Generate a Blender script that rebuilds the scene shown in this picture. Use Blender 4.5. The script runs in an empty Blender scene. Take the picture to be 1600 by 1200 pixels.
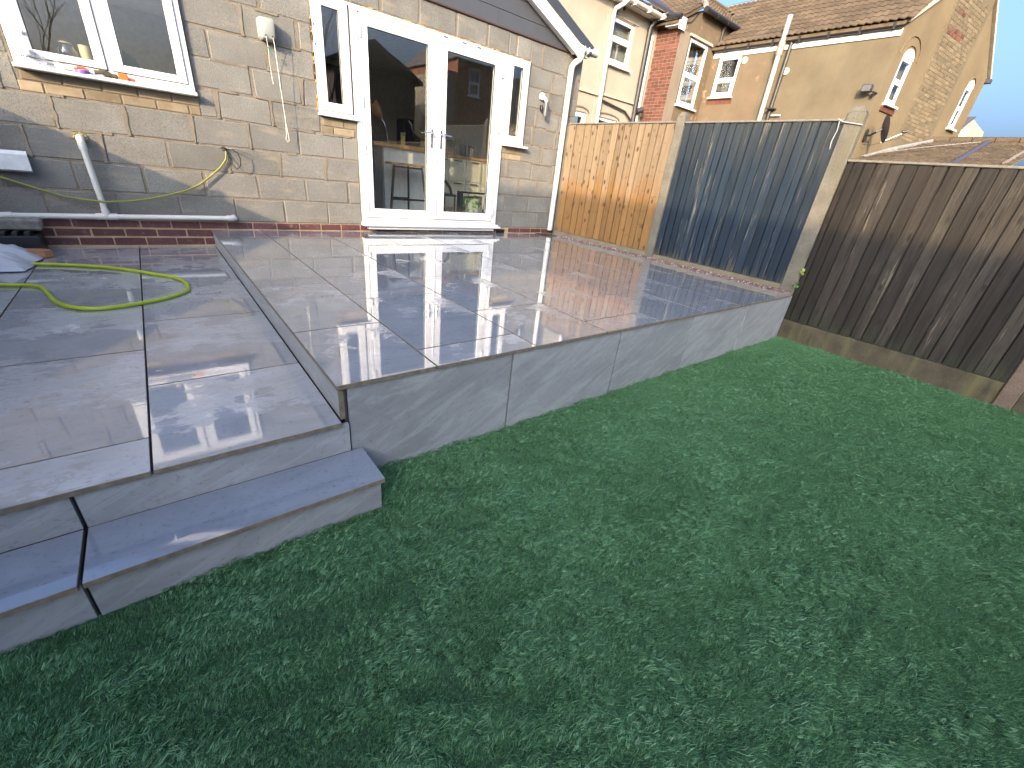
import bpy, bmesh, math, random
import numpy as np
from mathutils import Vector, Matrix
R = random.Random(7)
rad = math.radians
sc = bpy.context.scene
COL = sc.collection

# ------------------------------------------------------------------ camera
cam = bpy.data.cameras.new('camera')
cam_o = bpy.data.objects.new('camera', cam); COL.objects.link(cam_o)
CAM = Vector((-0.4432, -5.2902, 0.7902))
right = Vector((0.78317, -0.61323, 0.10295)); down = Vector((-0.20316, -0.40882, -0.88971)); fwd = Vector((0.58769, 0.67588, -0.44476))
cam_o.matrix_world = Matrix(((right.x, -down.x, -fwd.x, CAM.x), (right.y, -down.y, -fwd.y, CAM.y), (right.z, -down.z, -fwd.z, CAM.z), (0, 0, 0, 1)))
cam.sensor_width = 36.0
cam.lens = 653.02 / 1600 * 36
cam.clip_start = 0.05; cam.clip_end = 400
sc.camera = cam_o

# ------------------------------------------------------------------ sky, sun, exposure
SUN_AZ, SUN_EL = 57.0, 20.0           # the light travels towards (sin az, cos az)
SUN_STRENGTH, SKY_STRENGTH, EXPOSURE = 2.0, 0.15, 2.1
w = bpy.data.worlds.new('World'); sc.world = w; w.use_nodes = True
nt = w.node_tree; nt.nodes.clear()
sky = nt.nodes.new('ShaderNodeTexSky'); sky.sky_type = 'NISHITA'; sky.sun_disc = False
sky.sun_elevation = rad(SUN_EL); sky.sun_rotation = rad(SUN_AZ + 180)
sky.air_density = 0.8; sky.dust_density = 10.0; sky.ozone_density = 4.5; sky.altitude = 0
bg = nt.nodes.new('ShaderNodeBackground'); bg.inputs['Strength'].default_value = SKY_STRENGTH
wo = nt.nodes.new('ShaderNodeOutputWorld')
nt.links.new(sky.outputs[0], bg.inputs[0]); nt.links.new(bg.outputs[0], wo.inputs[0])
sun = bpy.data.lights.new('sun', 'SUN'); sun.energy = SUN_STRENGTH; sun.angle = rad(0.5); sun.color = (0.88, 0.66, 0.40)
sun_o = bpy.data.objects.new('sun', sun); COL.objects.link(sun_o)
ldir = Vector((math.sin(rad(SUN_AZ)) * math.cos(rad(SUN_EL)), math.cos(rad(SUN_AZ)) * math.cos(rad(SUN_EL)), -math.sin(rad(SUN_EL))))
sun_o.rotation_euler = ldir.to_track_quat('-Z', 'Y').to_euler(); sun_o.location = (-8, -8, 12)
vs = sc.view_settings
vs.view_transform = 'Standard'; vs.look = 'None'; vs.exposure = EXPOSURE; vs.gamma = 1.0; vs.use_curve_mapping = False
sc.cycles.max_bounces = 10; sc.cycles.transparent_max_bounces = 16; sc.cycles.caustics_reflective = False
sc.cycles.use_denoising = True; sc.cycles.denoiser = 'OPENIMAGEDENOISE'; sc.cycles.denoising_input_passes = 'RGB_ALBEDO_NORMAL'; sc.cycles.denoising_prefilter = 'NONE'

# ------------------------------------------------------------------ object helpers
def props(o, label=None, cat=None, group=None, kind=None):
    if label: o['label'] = label
    if cat: o['category'] = cat
    if group: o['group'] = group
    if kind: o['kind'] = kind
    return o

def link(o, parent=None):
    COL.objects.link(o)
    if parent is not None:
        o.parent = parent
        if parent.type == 'EMPTY':
            o.matrix_parent_inverse = Matrix.Translation(-Vector(parent.location))
    return o

def thing(name, label, cat, loc=(0, 0, 0), group=None, kind=None):
    o = bpy.data.objects.new(name, None); o.location = loc; o.empty_display_size = .1
    link(o); return props(o, label, cat, group, kind)

class MB:
    """collects geometry in a local frame, then links it as one mesh object"""
    def __init__(s, M=None):
        s.v = []; s.f = []; s.M = M
    def add(s, verts, faces):
        b = len(s.v); s.v += [tuple(p) for p in verts]; s.f += [tuple(i + b for i in f) for f in faces]; return s
    def quad(s, a, b, c, d): return s.add([a, b, c, d], [(0, 1, 2, 3)])
    def box(s, x0, x1, y0, y1, z0, z1):
        if x0 > x1: x0, x1 = x1, x0
        if y0 > y1: y0, y1 = y1, y0
        if z0 > z1: z0, z1 = z1, z0
        return s.add([(x0, y0, z0), (x1, y0, z0), (x1, y1, z0), (x0, y1, z0), (x0, y0, z1), (x1, y0, z1), (x1, y1, z1), (x0, y1, z1)],
                     [(0, 3, 2, 1), (4, 5, 6, 7), (0, 1, 5, 4), (1, 2, 6, 5), (2, 3, 7, 6), (3, 0, 4, 7)])
    def rbox(s, x0, x1, y0, y1, z0, z1, c=.004, jit=0.0, rnd=None):
        """box with chamfered edges (44 triangles); jit moves its corners a little"""
        if x0 > x1: x0, x1 = x1, x0
        if y0 > y1: y0, y1 = y1, y0
        if z0 > z1: z0, z1 = z1, z0
        cx, cy, cz = (x0 + x1) / 2, (y0 + y1) / 2, (z0 + z1) / 2
        hx, hy, hz = (x1 - x0) / 2, (y1 - y0) / 2, (z1 - z0) / 2
        c = min(c, hx * .6, hy * .6, hz * .6)
        V = []; idx = {}
        for sx in (-1, 1):
            for sy in (-1, 1):
                for sz in (-1, 1):
                    j = [0, 0, 0]
                    if jit: j = [(rnd or R).uniform(-jit, jit), 0, (rnd or R).uniform(-jit, jit)]
                    for a in range(3):
                        d = [hx - c, hy - c, hz - c]; d[a] = (hx, hy, hz)[a]
                        idx[(sx, sy, sz, a)] = len(V)
                        V.append((cx + sx * d[0] + j[0], cy + sy * d[1] + j[1], cz + sz * d[2] + j[2]))
        F = []
        for a in range(3):
            o = [i for i in range(3) if i != a]
            for sa in (-1, 1):
                q = []
                for p, r in ((-1, -1), (1, -1), (1, 1), (-1, 1)):
                    k = [0, 0, 0]; k[a] = sa; k[o[0]] = p; k[o[1]] = r
                    q.append(idx[(k[0], k[1], k[2], a)])
                F.append(q)
        for a in range(3):          # edges parallel to a
            o = [i for i in range(3) if i != a]
            for p in (-1, 1):
                for r in (-1, 1):
                    q = []
                    for sa, ax in ((-1, o[0]), (1, o[0]), (1, o[1]), (-1, o[1])):
                        k = [0, 0, 0]; k[a] = sa; k[o[0]] = p; k[o[1]] = r
                        q.append(idx[(k[0], k[1], k[2], ax)])
                    F.append(q)
        for sx in (-1, 1):
            for sy in (-1, 1):
                for sz in (-1, 1):
                    F.append([idx[(sx, sy, sz, a)] for a in range(3)])
        return s.add(V, F)
    def tube(s, pts, r, n=10, cap=True):
        P = [Vector(p) for p in pts]; rr = r if isinstance(r, (list, tuple)) else [r] * len(P)
        V = []; up = None
        for i, p in enumerate(P):
            t = (P[min(i + 1, len(P) - 1)] - P[max(i - 1, 0)])
            t = t.normalized() if t.length > 1e-9 else Vector((0, 0, 1))
            if up is None:
                up = Vector((0, 0, 1)) if abs(t.z) < .9 else Vector((1, 0, 0))
            a = (up - t * up.dot(t)).normalized(); b = t.cross(a); up = a
            for k in range(n):
                th = 2 * math.pi * k / n
                V.append(p + (a * math.cos(th) + b * math.sin(th)) * rr[i])
        F = []
        for i in range(len(P) - 1):
            for k in range(n):
                F.append((i * n + k, i * n + (k + 1) % n, (i + 1) * n + (k + 1) % n, (i + 1) * n + k))
        if cap:
            F.append(tuple(range(n))[::-1]); F.append(tuple(range((len(P) - 1) * n, len(P) * n)))
        return s.add(V, F)
    def prism(s, poly, ax, a0, a1):
        """closed polygon (list of 2-D points in the other two axes, in order) swept along axis ax"""
        n = len(poly)
        def P(q, a):
            l = list(q); l.insert(ax, a); return tuple(l)
        return s.add([P(q, a0) for q in poly] + [P(q, a1) for q in poly],
                     [tuple(range(n))[::-1], tuple(range(n, 2 * n))] + [(i, (i + 1) % n, n + (i + 1) % n, n + i) for i in range(n)])
    def lathe(s, prof, cx, cy, n=16):
        V = []; F = []
        for (r, z) in prof:
            for k in range(n):
                th = 2 * math.pi * k / n; V.append((cx + r * math.cos(th), cy + r * math.sin(th), z))
        m = len(prof)
        for i in range(m - 1):
            for k in range(n):
                F.append((i * n + k, i * n + (k + 1) % n, (i + 1) * n + (k + 1) % n, (i + 1) * n + k))
        F.append(tuple(range(n))[::-1]); F.append(tuple(range((m - 1) * n, m * n)))
        return s.add(V, F)
    def slab_wall(s, u0, u1, w0, w1, holes, n0, n1, axes='xz'):
        """wall in the local x-z plane from y=n0 (front) to y=n1 (back) with rectangular holes (u0,u1,w0,w1)"""
        us = sorted({u0, u1, *[max(u0, min(u1, h[i])) for h in holes for i in (0, 1)]})
        ws = sorted({w0, w1, *[max(w0, min(w1, h[i])) for h in holes for i in (2, 3)]})
        def full(i, j):
            if i < 0 or j < 0 or i >= len(us) - 1 or j >= len(ws) - 1: return False
            cu = (us[i] + us[i + 1]) / 2; cw = (ws[j] + ws[j + 1]) / 2
            return not any(h[0] < cu < h[1] and h[2] < cw < h[3] for h in holes)
        for i in range(len(us) - 1):
            for j in range(len(ws) - 1):
                if not full(i, j): continue
                a, b, c, d = us[i], us[i + 1], ws[j], ws[j + 1]
                s.quad((a, n0, c), (b, n0, c), (b, n0, d), (a, n0, d))
                s.quad((b, n1, c), (a, n1, c), (a, n1, d), (b, n1, d))
                if not full(i - 1, j): s.quad((a, n1, c), (a, n0, c), (a, n0, d), (a, n1, d))
                if not full(i + 1, j): s.quad((b, n0, c), (b, n1, c), (b, n1, d), (b, n0, d))
                if not full(i, j - 1): s.quad((a, n1, c), (b, n1, c), (b, n0, c), (a, n0, c))
                if not full(i, j + 1): s.quad((a, n0, d), (b, n0, d), (b, n1, d), (a, n1, d))
        return s
    def mesh(s, name, mat, smooth=False):
        me = bpy.data.meshes.new(name)
        v = s.v if s.M is None else [tuple(s.M @ Vector(p)) for p in s.v]
        me.from_pydata(v, [], s.f); me.update()
        if mat is not None: me.materials.append(mat)
        if smooth:
            me.polygons.foreach_set('use_smooth', [True] * len(me.polygons))
            try: me.set_sharp_from_angle(angle=rad(40))
            except Exception: pass
        return me
    def build(s, name, mat, parent=None, smooth=False, label=None, cat=None, group=None, kind=None):
        o = bpy.data.objects.new(name, s.mesh(name, mat, smooth)); link(o, parent)
        return props(o, label, cat, group, kind)

_cache = {}
def piece(name, size, mat, loc, parent, c=.004, jit=0.0, rot=None, variants=4):
    """one block, brick, slab ...: pieces of one size share mesh data"""
    key = (name, tuple(round(q, 3) for q in size), mat.name, R.randrange(variants) if jit else 0)
    me = _cache.get(key)
    if me is None:
        hx, hy, hz = [q / 2 for q in key[1]]
        me = _cache[key] = MB().rbox(-hx, hx, -hy, hy, -hz, hz, c, jit).mesh(name, mat)
    o = bpy.data.objects.new(name, me); link(o, parent)
    o.location = loc
    if rot is not None: o.rotation_euler = rot
    return o

def frame(origin, udir):
    """local x = udir (horizontal), local y = into the wall, local z = up"""
    u = Vector(udir).normalized(); n = Vector((0, 0, 1)).cross(u)
    return Matrix(((u.x, n.x, 0, origin[0]), (u.y, n.y, 0, origin[1]), (u.z, n.z, 1, origin[2]), (0, 0, 0, 1)))

# ------------------------------------------------------------------ material helpers
class NB:
    def __init__(s, name):
        s.m = bpy.data.materials.new(name); s.m.use_nodes = True; s.t = s.m.node_tree; s.t.nodes.clear()
        s.out = s.t.nodes.new('ShaderNodeOutputMaterial'); s._obj = None
    def n(s, typ, ins=None, out=0, **at):
        nd = s.t.nodes.new('ShaderNode' + typ)
        for k, v in at.items(): setattr(nd, k, v)
        for k, v in (ins or {}).items():
            sk = nd.inputs[k]
            if isinstance(v, bpy.types.NodeSocket): s.t.links.new(v, sk)
            else:
                if isinstance(v, tuple) and len(v) == 3 and sk.type == 'RGBA': v = (*v, 1)
                sk.default_value = v
        return nd.outputs[out]
    def co(s, scale=(1, 1, 1), rnd=True):
        """object coordinates, shifted per object so that pieces sharing a mesh differ"""
        tc = s.t.nodes.new('ShaderNodeTexCoord').outputs['Object']
        if rnd:
            r = s.n('ObjectInfo', out='Random'); k = s.n('Math', {0: r, 1: 91.7}, operation='MULTIPLY')
            cx = s.n('CombineXYZ', {0: k, 1: k, 2: k})
            tc = s.n('VectorMath', {0: tc, 1: cx}, operation='ADD')
        return s.n('VectorMath', {0: tc, 1: tuple(scale)}, operation='MULTIPLY') if tuple(scale) != (1, 1, 1) else tc
    def noise(s, vec, scale, detail=4, rough=.55, dist=0.0):
        return s.n('TexNoise', {'Vector': vec, 'Scale': scale, 'Detail': detail, 'Roughness': rough, 'Distortion': dist})
    def ramp(s, fac, stops, interp='LINEAR'):
        nd = s.t.nodes.new('ShaderNodeValToRGB'); cr = nd.color_ramp; cr.interpolation = interp
        while len(cr.elements) < len(stops): cr.elements.new(.5)
        for e, (p, c) in zip(cr.elements, stops):
            e.position = p; e.color = (c, c, c, 1) if isinstance(c, (int, float)) else (*c, 1)
        s.t.links.new(fac, nd.inputs[0]); return nd.outputs[0]
    def mix(s, fac, a, b, blend='MIX'):
        return s.n('Mix', {0: fac, 6: a, 7: b}, out=2, data_type='RGBA', blend_type=blend)
    def math(s, op, a, b=0.0, clamp=False):
        return s.n('Math', {0: a, 1: b}, operation=op, use_clamp=clamp)
    def rand(s): return s.n('ObjectInfo', out='Random')
    def vary(s, col, amount=.25):
        """per-object brightness"""
        f = s.n('MapRange', {0: s.rand(), 3: 1 - amount, 4: 1 + amount})
        c = s.n('CombineXYZ', {0: f, 1: f, 2: f})
        return s.mix(1.0, col, c, 'MULTIPLY')
    def bump(s, h, strength=.3, dist=.01, normal=None):
        d = {'Height': h, 'Strength': strength, 'Distance': dist}
        if normal is not None: d['Normal'] = normal
        return s.n('Bump', d)
    def pbr(s, **k):
        d = {}
        names = {'col': 'Base Color', 'rough': 'Roughness', 'metal': 'Metallic', 'normal': 'Normal', 'ior': 'IOR', 'spec': 'Specular IOR Level', 'coat': 'Coat Weight', 'coatr': 'Coat Roughness', 'trans': 'Transmission Weight', 'emit': 'Emission Color', 'emits': 'Emission Strength', 'alpha': 'Alpha', 'sub': 'Subsurface Weight', 'coatn': 'Coat Normal', 'sheen': 'Sheen Weight'}
        for a, v in k.items(): d[names[a]] = v
        sh = s.n('BsdfPrincipled', d)
        s.t.links.new(sh, s.out.inputs[0]); return s.m

def plain(name, col, rough=.5, metal=0.0, var=0.0, mottled=.12, scale=14, bump=0.0, spec=.5):
    b = NB(name)
    n = b.noise(b.co(), scale, 5)
    lo = tuple(c * (1 - mottled) for c in col); hi = tuple(min(1, c * (1 + mottled)) for c in col)
    c = b.ramp(n, [(.3, lo), (.7, hi)])
    if var: c = b.vary(c, var)
    k = dict(col=c, rough=rough, metal=metal, spec=spec)
    if bump: k['normal'] = b.bump(b.noise(b.co(), scale * 6, 4), bump, .004)
    return b.pbr(**k)
# ------------------------------------------------------------------ materials
def mat_block():
    b = NB('concrete_block'); v = b.co()
    n1 = b.noise(v, 3.0, 4); n2 = b.noise(v, 140, 3, .7); n3 = b.noise(v, 55, 3, .6)
    c = b.ramp(n1, [(.3, (.166, .162, .146)), (.7, (.230, .226, .203))])
    c = b.vary(c, .13)
    c = b.mix(b.ramp(n2, [(.36, .75), (.5, 0.0)]), c, (.10, .092, .078))          # pits and dark aggregate
    c = b.mix(b.ramp(n3, [(.62, 0.0), (.75, .5)]), c, (.40, .37, .31))            # pale grains
    st = b.noise(b.co((1.2, 1.2, 5)), 2.2, 3)
    c = b.mix(b.ramp(st, [(.58, 0.0), (.76, .4)]), c, (.38, .31, .21))           # mortar smears
    h = b.math('ADD', n2, b.math('MULTIPLY', n3, .6))
    return b.pbr(col=c, rough=.92, normal=b.bump(h, .55, .006), spec=.2)

def mat_mortar(name='mortar', lo=(.18, .155, .12), hi=(.258, .222, .172)):
    b = NB(name); v = b.co(rnd=False)
    n = b.noise(v, 5, 5); g = b.noise(v, 160, 2)
    c = b.ramp(n, [(.3, lo), (.7, hi)])
    c = b.mix(b.ramp(g, [(.35, .35), (.5, 0.0)]), c, tuple(x * .45 for x in lo))
    return b.pbr(col=c, rough=.95, normal=b.bump(b.math('ADD', g, b.noise(v, 30, 4)), .6, .008), spec=.15)

def mat_brick(name, lo, hi, pale=.12, spec=.3, rough=.8):
    b = NB(name); v = b.co()
    n = b.noise(v, 9, 4); g = b.noise(v, 120, 2)
    c = b.ramp(n, [(.3, lo), (.7, hi)]); c = b.vary(c, .28)
    c = b.mix(b.ramp(b.noise(v, 22, 4), [(.58, 0.0), (.75, pale)]), c, (.45, .40, .36))
    return b.pbr(col=c, rough=rough, normal=b.bump(g, .3, .003), spec=spec)

def mat_slab(name, wet=True, tint=(1, 1, 1), flood=0.0):
    """riven porcelain slab; where the water film lies it is a mirror, elsewhere the relief breaks the reflection up"""
    b = NB(name); v = b.co(); tc = b.co(rnd=False)
    vein = b.noise(b.n('VectorMath', {0: v, 1: (1.6, 2.6, 2.6)}, operation='MULTIPLY'), 1.5, 7, .62, 1.2)
    fine = b.noise(v, 60, 4)
    def T(c): return tuple(x * t for x, t in zip(c, tint))
    c = b.ramp(vein, [(.28, T((.215, .215, .213))), (.5, T((.265, .264, .262))), (.62, T((.29, .288, .285))), (.74, T((.35, .347, .342)))])
    c = b.vary(c, .05)
    c = b.mix(b.ramp(fine, [(.30, .4), (.42, 0.0)]), c, T((.12, .12, .12)))
    riv = b.noise(b.n('VectorMath', {0: v, 1: (7, 19, 14)}, operation='MULTIPLY'), 1.0, 6, .65, 1.2)
    if not wet:
        dv = b.noise(b.n('VectorMath', {0: b.n('VectorRotate', {'Vector': v, 'Axis': (0, 1, 0), 'Angle': .45}, rotation_type='AXIS_ANGLE'), 1: (1.3, 1.3, 9)}, operation='MULTIPLY'), 1.6, 6, .62, 1.0)
        c = b.mix(b.ramp(dv, [(.50, 0.0), (.60, .55), (.66, 0.0)]), c, T((.37, .37, .37))); c = b.mix(b.ramp(dv, [(.34, .4), (.42, 0.0)]), c, T((.17, .172, .175)))
        h = b.math('ADD', riv, b.math('MULTIPLY', fine, .25))
        return b.pbr(col=c, rough=.42, normal=b.bump(h, .35, .006), spec=.45)
    pud = b.noise(tc, 1.35, 7, .60, .5)
    film = b.ramp(b.math('ADD', pud, b.math('ADD', b.math('MULTIPLY', b.math('SUBTRACT', riv, .5), .28), flood)), [(.412, 0.0), (.424, 1.0)])   # 1 = standing film
    c = b.mix(film, c, b.mix(1.0, c, (.78, .78, .79), 'MULTIPLY'))
    dry = b.math('SUBTRACT', 1.0, film)
    h = b.math('ADD', riv, b.math('MULTIPLY', fine, .15))
    nrm = b.n('Bump', {'Height': h, 'Strength': b.math('ADD', b.math('MULTIPLY', dry, .19), .008), 'Distance': .012})
    ro = b.math('ADD', b.math('MULTIPLY', dry, .24), .018)
    return b.pbr(col=c, rough=ro, normal=nrm, ior=1.5, spec=.6, coat=1.0, coatr=b.math('ADD', b.math('MULTIPLY', dry, .10), .02), coatn=nrm)

def mat_upvc(name='white_upvc', col=(.80, .79, .76), rough=.28):
    b = NB(name); n = b.noise(b.co(), 3, 3)
    return b.pbr(col=b.ramp(n, [(.3, tuple(c * .95 for c in col)), (.7, col)]), rough=rough)

def mat_glass(name='window_glass', k=1.7, tint=(.93, .95, .94), ripple=0.0):
    b = NB(name)
    kw = {}
    if ripple:
        kw['Normal'] = b.bump(b.noise(b.co(), 2.2, 1, .4), ripple, .05)
    fr = b.n('Fresnel', {'IOR': 1.52, **kw})
    back = b.n('NewGeometry', out='Backfacing')
    f = b.math('MULTIPLY', b.math('MULTIPLY', fr, k, clamp=True), b.math('SUBTRACT', 1.0, back))
    tr = b.n('BsdfTransparent', {'Color': tint}); gl = b.n('BsdfGlossy', {'Color': (1, 1, 1), 'Roughness': 0.0, **kw})
    mx = b.n('MixShader', {0: f, 1: tr, 2: gl}); b.t.links.new(mx, b.out.inputs[0]); return b.m

def mat_board(name, kind):
    b = NB(name); tc = b.co(); w_ = b.co(rnd=False)          # w_: z runs from about -0.72 (foot) to 0.72 (top) on a board
    S = lambda k: b.n('VectorMath', {0: tc, 1: k}, operation='MULTIPLY')
    grain = b.noise(S((20, 26, 1.3)), 1.6, 6, .6, .6)
    streak = b.noise(S((9, 13, .55)), 1.3, 5, .62, .3)
    fibre = b.noise(S((90, 130, 4)), 1.0, 3)
    blot = b.noise(S((6, 6, 3)), 1.5, 5, .65)
    z = b.n('SeparateXYZ', {0: w_}, out=2)
    off = lambda n_, k: b.math('MULTIPLY', b.math('SUBTRACT', n_, .5), k)
    if kind == 'new':
        c = b.ramp(grain, [(.3, (.17, .088, .030)), (.7, (.25, .140, .052))])
        bleach = b.ramp(b.math('ADD', b.n('MapRange', {0: z, 1: -.35, 2: .35}), b.math('ADD', off(blot, 1.1), off(b.rand(), .5))), [(.25, 0.0), (.75, .85)])
        c = b.mix(bleach, c, b.ramp(grain, [(.3, (.165, .122, .076)), (.7, (.23, .178, .118))]))
        c = b.vary(c, .16)
        kd = b.n('TexVoronoi', {'Vector': S((11, 11, 6.5)), 'Scale': 1.0, 'Randomness': 1.0}, out='Distance')
        c = b.mix(b.ramp(kd, [(.13, .9), (.24, 0.0)]), c, (.05, .025, .012))
        c = b.mix(b.ramp(b.noise(S((5, 5, 14)), 1.6, 4), [(.62, 0.0), (.70, .55)]), c, (.10, .055, .028))
        rough = .75
    elif kind == 'blue':
        c = b.ramp(grain, [(.3, (.008, .016, .028)), (.7, (.018, .031, .047))]); c = b.vary(c, .25)
        grey = b.ramp(b.math('ADD', b.n('MapRange', {0: z, 1: -.25, 2: .75}), b.math('ADD', off(streak, 1.8), off(blot, .6))), [(.40, 0.0), (1.0, .8)])
        c = b.mix(grey, c, b.ramp(fibre, [(.3, (.022, .029, .034)), (.7, (.058, .064, .064))]))
        peel = b.ramp(b.math('ADD', b.math('ADD', streak, off(fibre, .5)), off(b.rand(), .10)), [(.63, 0.0), (.70, .85)])
        c = b.mix(peel, c, b.ramp(fibre, [(.3, (.09, .085, .06)), (.7, (.24, .215, .15))]))
        foot = b.ramp(b.math('ADD', b.n('MapRange', {0: z, 1: -.45, 2: -.80}), off(streak, 2.4)), [(.65, 0.0), (1.0, .7)])
        c = b.mix(foot, c, b.ramp(fibre, [(.3, (.055, .050, .035)), (.7, (.14, .12, .07))])); rough = .6
    else:
        c = b.ramp(grain, [(.3, (.019, .015, .011)), (.7, (.042, .034, .026))]); c = b.vary(c, .42)
        c = b.mix(b.ramp(b.math('ADD', blot, off(b.rand(), .25)), [(.50, 0.0), (.70, .55)]), c, b.ramp(fibre, [(.3, (.034, .031, .025)), (.7, (.088, .080, .062))]))
        c = b.mix(b.ramp(b.math('ADD', b.math('ADD', streak, off(fibre, .7)), off(b.rand(), .14)), [(.69, 0.0), (.74, .75)]), c, b.ramp(fibre, [(.3, (.07, .060, .040)), (.7, (.20, .172, .118))]))
        kd = b.n('TexVoronoi', {'Vector': S((11, 11, 4.5)), 'Scale': 1.0, 'Randomness': 1.0}, out='Distance')
        c = b.mix(b.ramp(kd, [(.10, .8), (.2, 0.0)]), c, (.010, .008, .007))
        foot = b.ramp(b.math('ADD', b.n('MapRange', {0: z, 1: -.30, 2: -.85}), off(blot, 1.6)), [(.45, 0.0), (.9, .75)])
        c = b.mix(foot, c, b.ramp(grain, [(.3, (.013, .016, .009)), (.7, (.050, .050, .030))])); rough = .62
    h = b.math('ADD', b.math('MULTIPLY', grain, .6), fibre)
    return b.pbr(col=c, rough=rough, normal=b.bump(h, .6, .006), spec=.3)

def mat_post(name='concrete_post', lo=(.115, .105, .084), hi=(.175, .160, .128), moss=.35):
    b = NB(name); v = b.co(rnd=False)
    n = b.noise(v, 7, 5); g = b.noise(v, 120, 3); st = b.noise(b.co((7, 7, .7), rnd=False), 2.0, 4)
    c = b.ramp(n, [(.3, lo), (.7, hi)])
    c = b.mix(b.ramp(g, [(.36, .5), (.48, 0.0)]), c, tuple(x * .5 for x in lo))
    c = b.mix(b.ramp(st, [(.50, 0.0), (.72, moss)]), c, (.13, .12, .055))
    return b.pbr(col=c, rough=.9, normal=b.bump(g, .5, .005), spec=.2)

def mat_render(name, lo, hi, crack=.0, brickish=False, stain=(.2, .16, .1), st=.25):
    b = NB(name); v = b.co(rnd=False)
    n = b.noise(v, 1.3, 6, .6); g = b.noise(v, 40, 4); s2 = b.noise(b.co((1.6, 1.6, .35), rnd=False), 1.5, 5)
    c = b.ramp(n, [(.3, lo), (.7, hi)])
    c = b.mix(b.ramp(s2, [(.52, 0.0), (.75, st)]), c, stain)
    if crack:
        k = b.n('TexVoronoi', {'Vector': b.n('VectorMath', {0: v, 1: b.n('VectorMath', {0: (.25, .25, .25), 1: b.n('TexNoise', {'Vector': v, 'Scale': 4.0}, out='Color')}, operation='MULTIPLY')}, operation='ADD'), 'Scale': 3.2}, out='Distance', feature='DISTANCE_TO_EDGE')
        m = b.math('MULTIPLY', b.ramp(k, [(.0, 1.0), (.035, 0.0)]), b.ramp(b.noise(v, 1.1, 3), [(.5, 0.0), (.62, crack)]))
        c = b.mix(m, c, (.14, .10, .06))
        pl = b.ramp(b.noise(v, 5, 6, .7), [(.58, 0.0), (.64, crack)])
        c = b.mix(b.math('MULTIPLY', pl, b.ramp(b.noise(v, .8, 3), [(.45, 0.0), (.58, 1.0)])), c, (.36, .22, .13))
    return b.pbr(col=c, rough=.92, normal=b.bump(b.math('ADD', g, n), .4, .012), spec=.15)

def mat_tile(name, lo, hi, moss=.25):
    b = NB(name); v = b.co()
    c = b.ramp(b.noise(v, 8, 4), [(.3, lo), (.7, hi)]); c = b.vary(c, .25)
    c = b.mix(b.ramp(b.noise(v, 30, 4), [(.58, 0.0), (.7, moss)]), c, (.20, .18, .11))
    return b.pbr(col=c, rough=.9, normal=b.bump(b.noise(v, 80, 3), .4, .004), spec=.2)

def mat_water_cable(name, col, rough=.35): return plain(name, col, rough, mottled=.1, scale=30)

M_block = mat_block(); M_mortar = mat_mortar()
M_brickred = mat_brick('plum_engineering_brick', (.075, .028, .028), (.125, .048, .042), .22, .4, .6)
M_brickbuff = mat_brick('buff_brick', (.22, .17, .105), (.31, .25, .165), .2)
M_slablow = mat_slab('patchy_wet_slab', True, (1.2, 1.25, 1.32), -.055); M_slab = mat_slab('wet_porcelain_slab', True, (1.2, 1.25, 1.32)); M_riser = mat_slab('porcelain_riser', False, (1.0, 1.04, 1.06)); M_tread = mat_slab('step_tread', True, (1.0, 1.12, 1.30), .3)  # tread tint is bluer, putting the reflected sky into its colour
M_edge = plain('raw_slab_edge', (.16, .135, .10), .8, mottled=.3, scale=40)
M_grout = plain('dark_grout', (.035, .036, .04), .85, mottled=.3, scale=60, bump=.3)
M_upvc = mat_upvc(); M_gasket = plain('black_gasket', (.02, .02, .022), .5)
M_glass = mat_glass(k=3.8); M_glassf = mat_glass('old_window_glass', 1.3); M_glassd = mat_glass('door_glass', 3.6, (.90, .93, .93), .012)
M_orange = mat_board('new_orange_board', 'new'); M_blue = mat_board('faded_blue_board', 'blue'); M_brown = mat_board('weathered_brown_board', 'brown')
M_post = mat_post(); M_postd = mat_post('mossy_gravel_board', (.055, .047, .032), (.105, .088, .058), .8); M_postl = mat_post('pale_gravel_board', (.15, .13, .09), (.21, .185, .13), .4)
M_rail = plain('fence_rail', (.16, .145, .12), .8, mottled=.25, scale=30)
M_grey = plain('grey_cladding', (.070, .075, .085), .45, mottled=.06)
M_greyd = plain('grey_fascia', (.045, .052, .065), .4, mottled=.08)
M_pipe = mat_upvc('white_pipe', (.60, .59, .53), .35)
M_pvcg = plain('pale_grey_plastic', (.33, .345, .31), .4, mottled=.06)
M_black = plain('black_plastic', (.016, .016, .018), .4); M_iron = plain('black_iron_pipe', (.03, .028, .027), .45, mottled=.5, scale=20)
M_steel = plain('brushed_steel', (.55, .55, .56), .25, 1.0); M_chrome = plain('chrome', (.75, .75, .77), .08, 1.0)
M_hose = mat_water_cable('lime_hose', (.30, .36, .022), .35); M_cable = mat_water_cable('olive_yellow_cable', (.20, .21, .04), .4)
M_cord = plain('white_cord', (.72, .68, .58), .8)
M_core = plain('blockwork_core', (.10, .095, .09), .9, mottled=.3, scale=30)
M_gravel = None
# ------------------------------------------------------------------ ground
ZG = -0.475
M_soil = plain('soil', (.07, .055, .035), .95, mottled=.3, scale=3)
g = MB(); g.box(-80, 80, -80, 80, ZG - .5, ZG - .03); g.build('ground', M_soil, kind='structure')
M_turfbase = plain('turf_backing', (.022, .055, .025), .9, mottled=.3, scale=20)
g = MB(); g.box(-2.62, 4.53, -9.0, -3.76, ZG - .03, ZG); g.build('lawn_base', M_turfbase, kind='structure')

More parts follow.
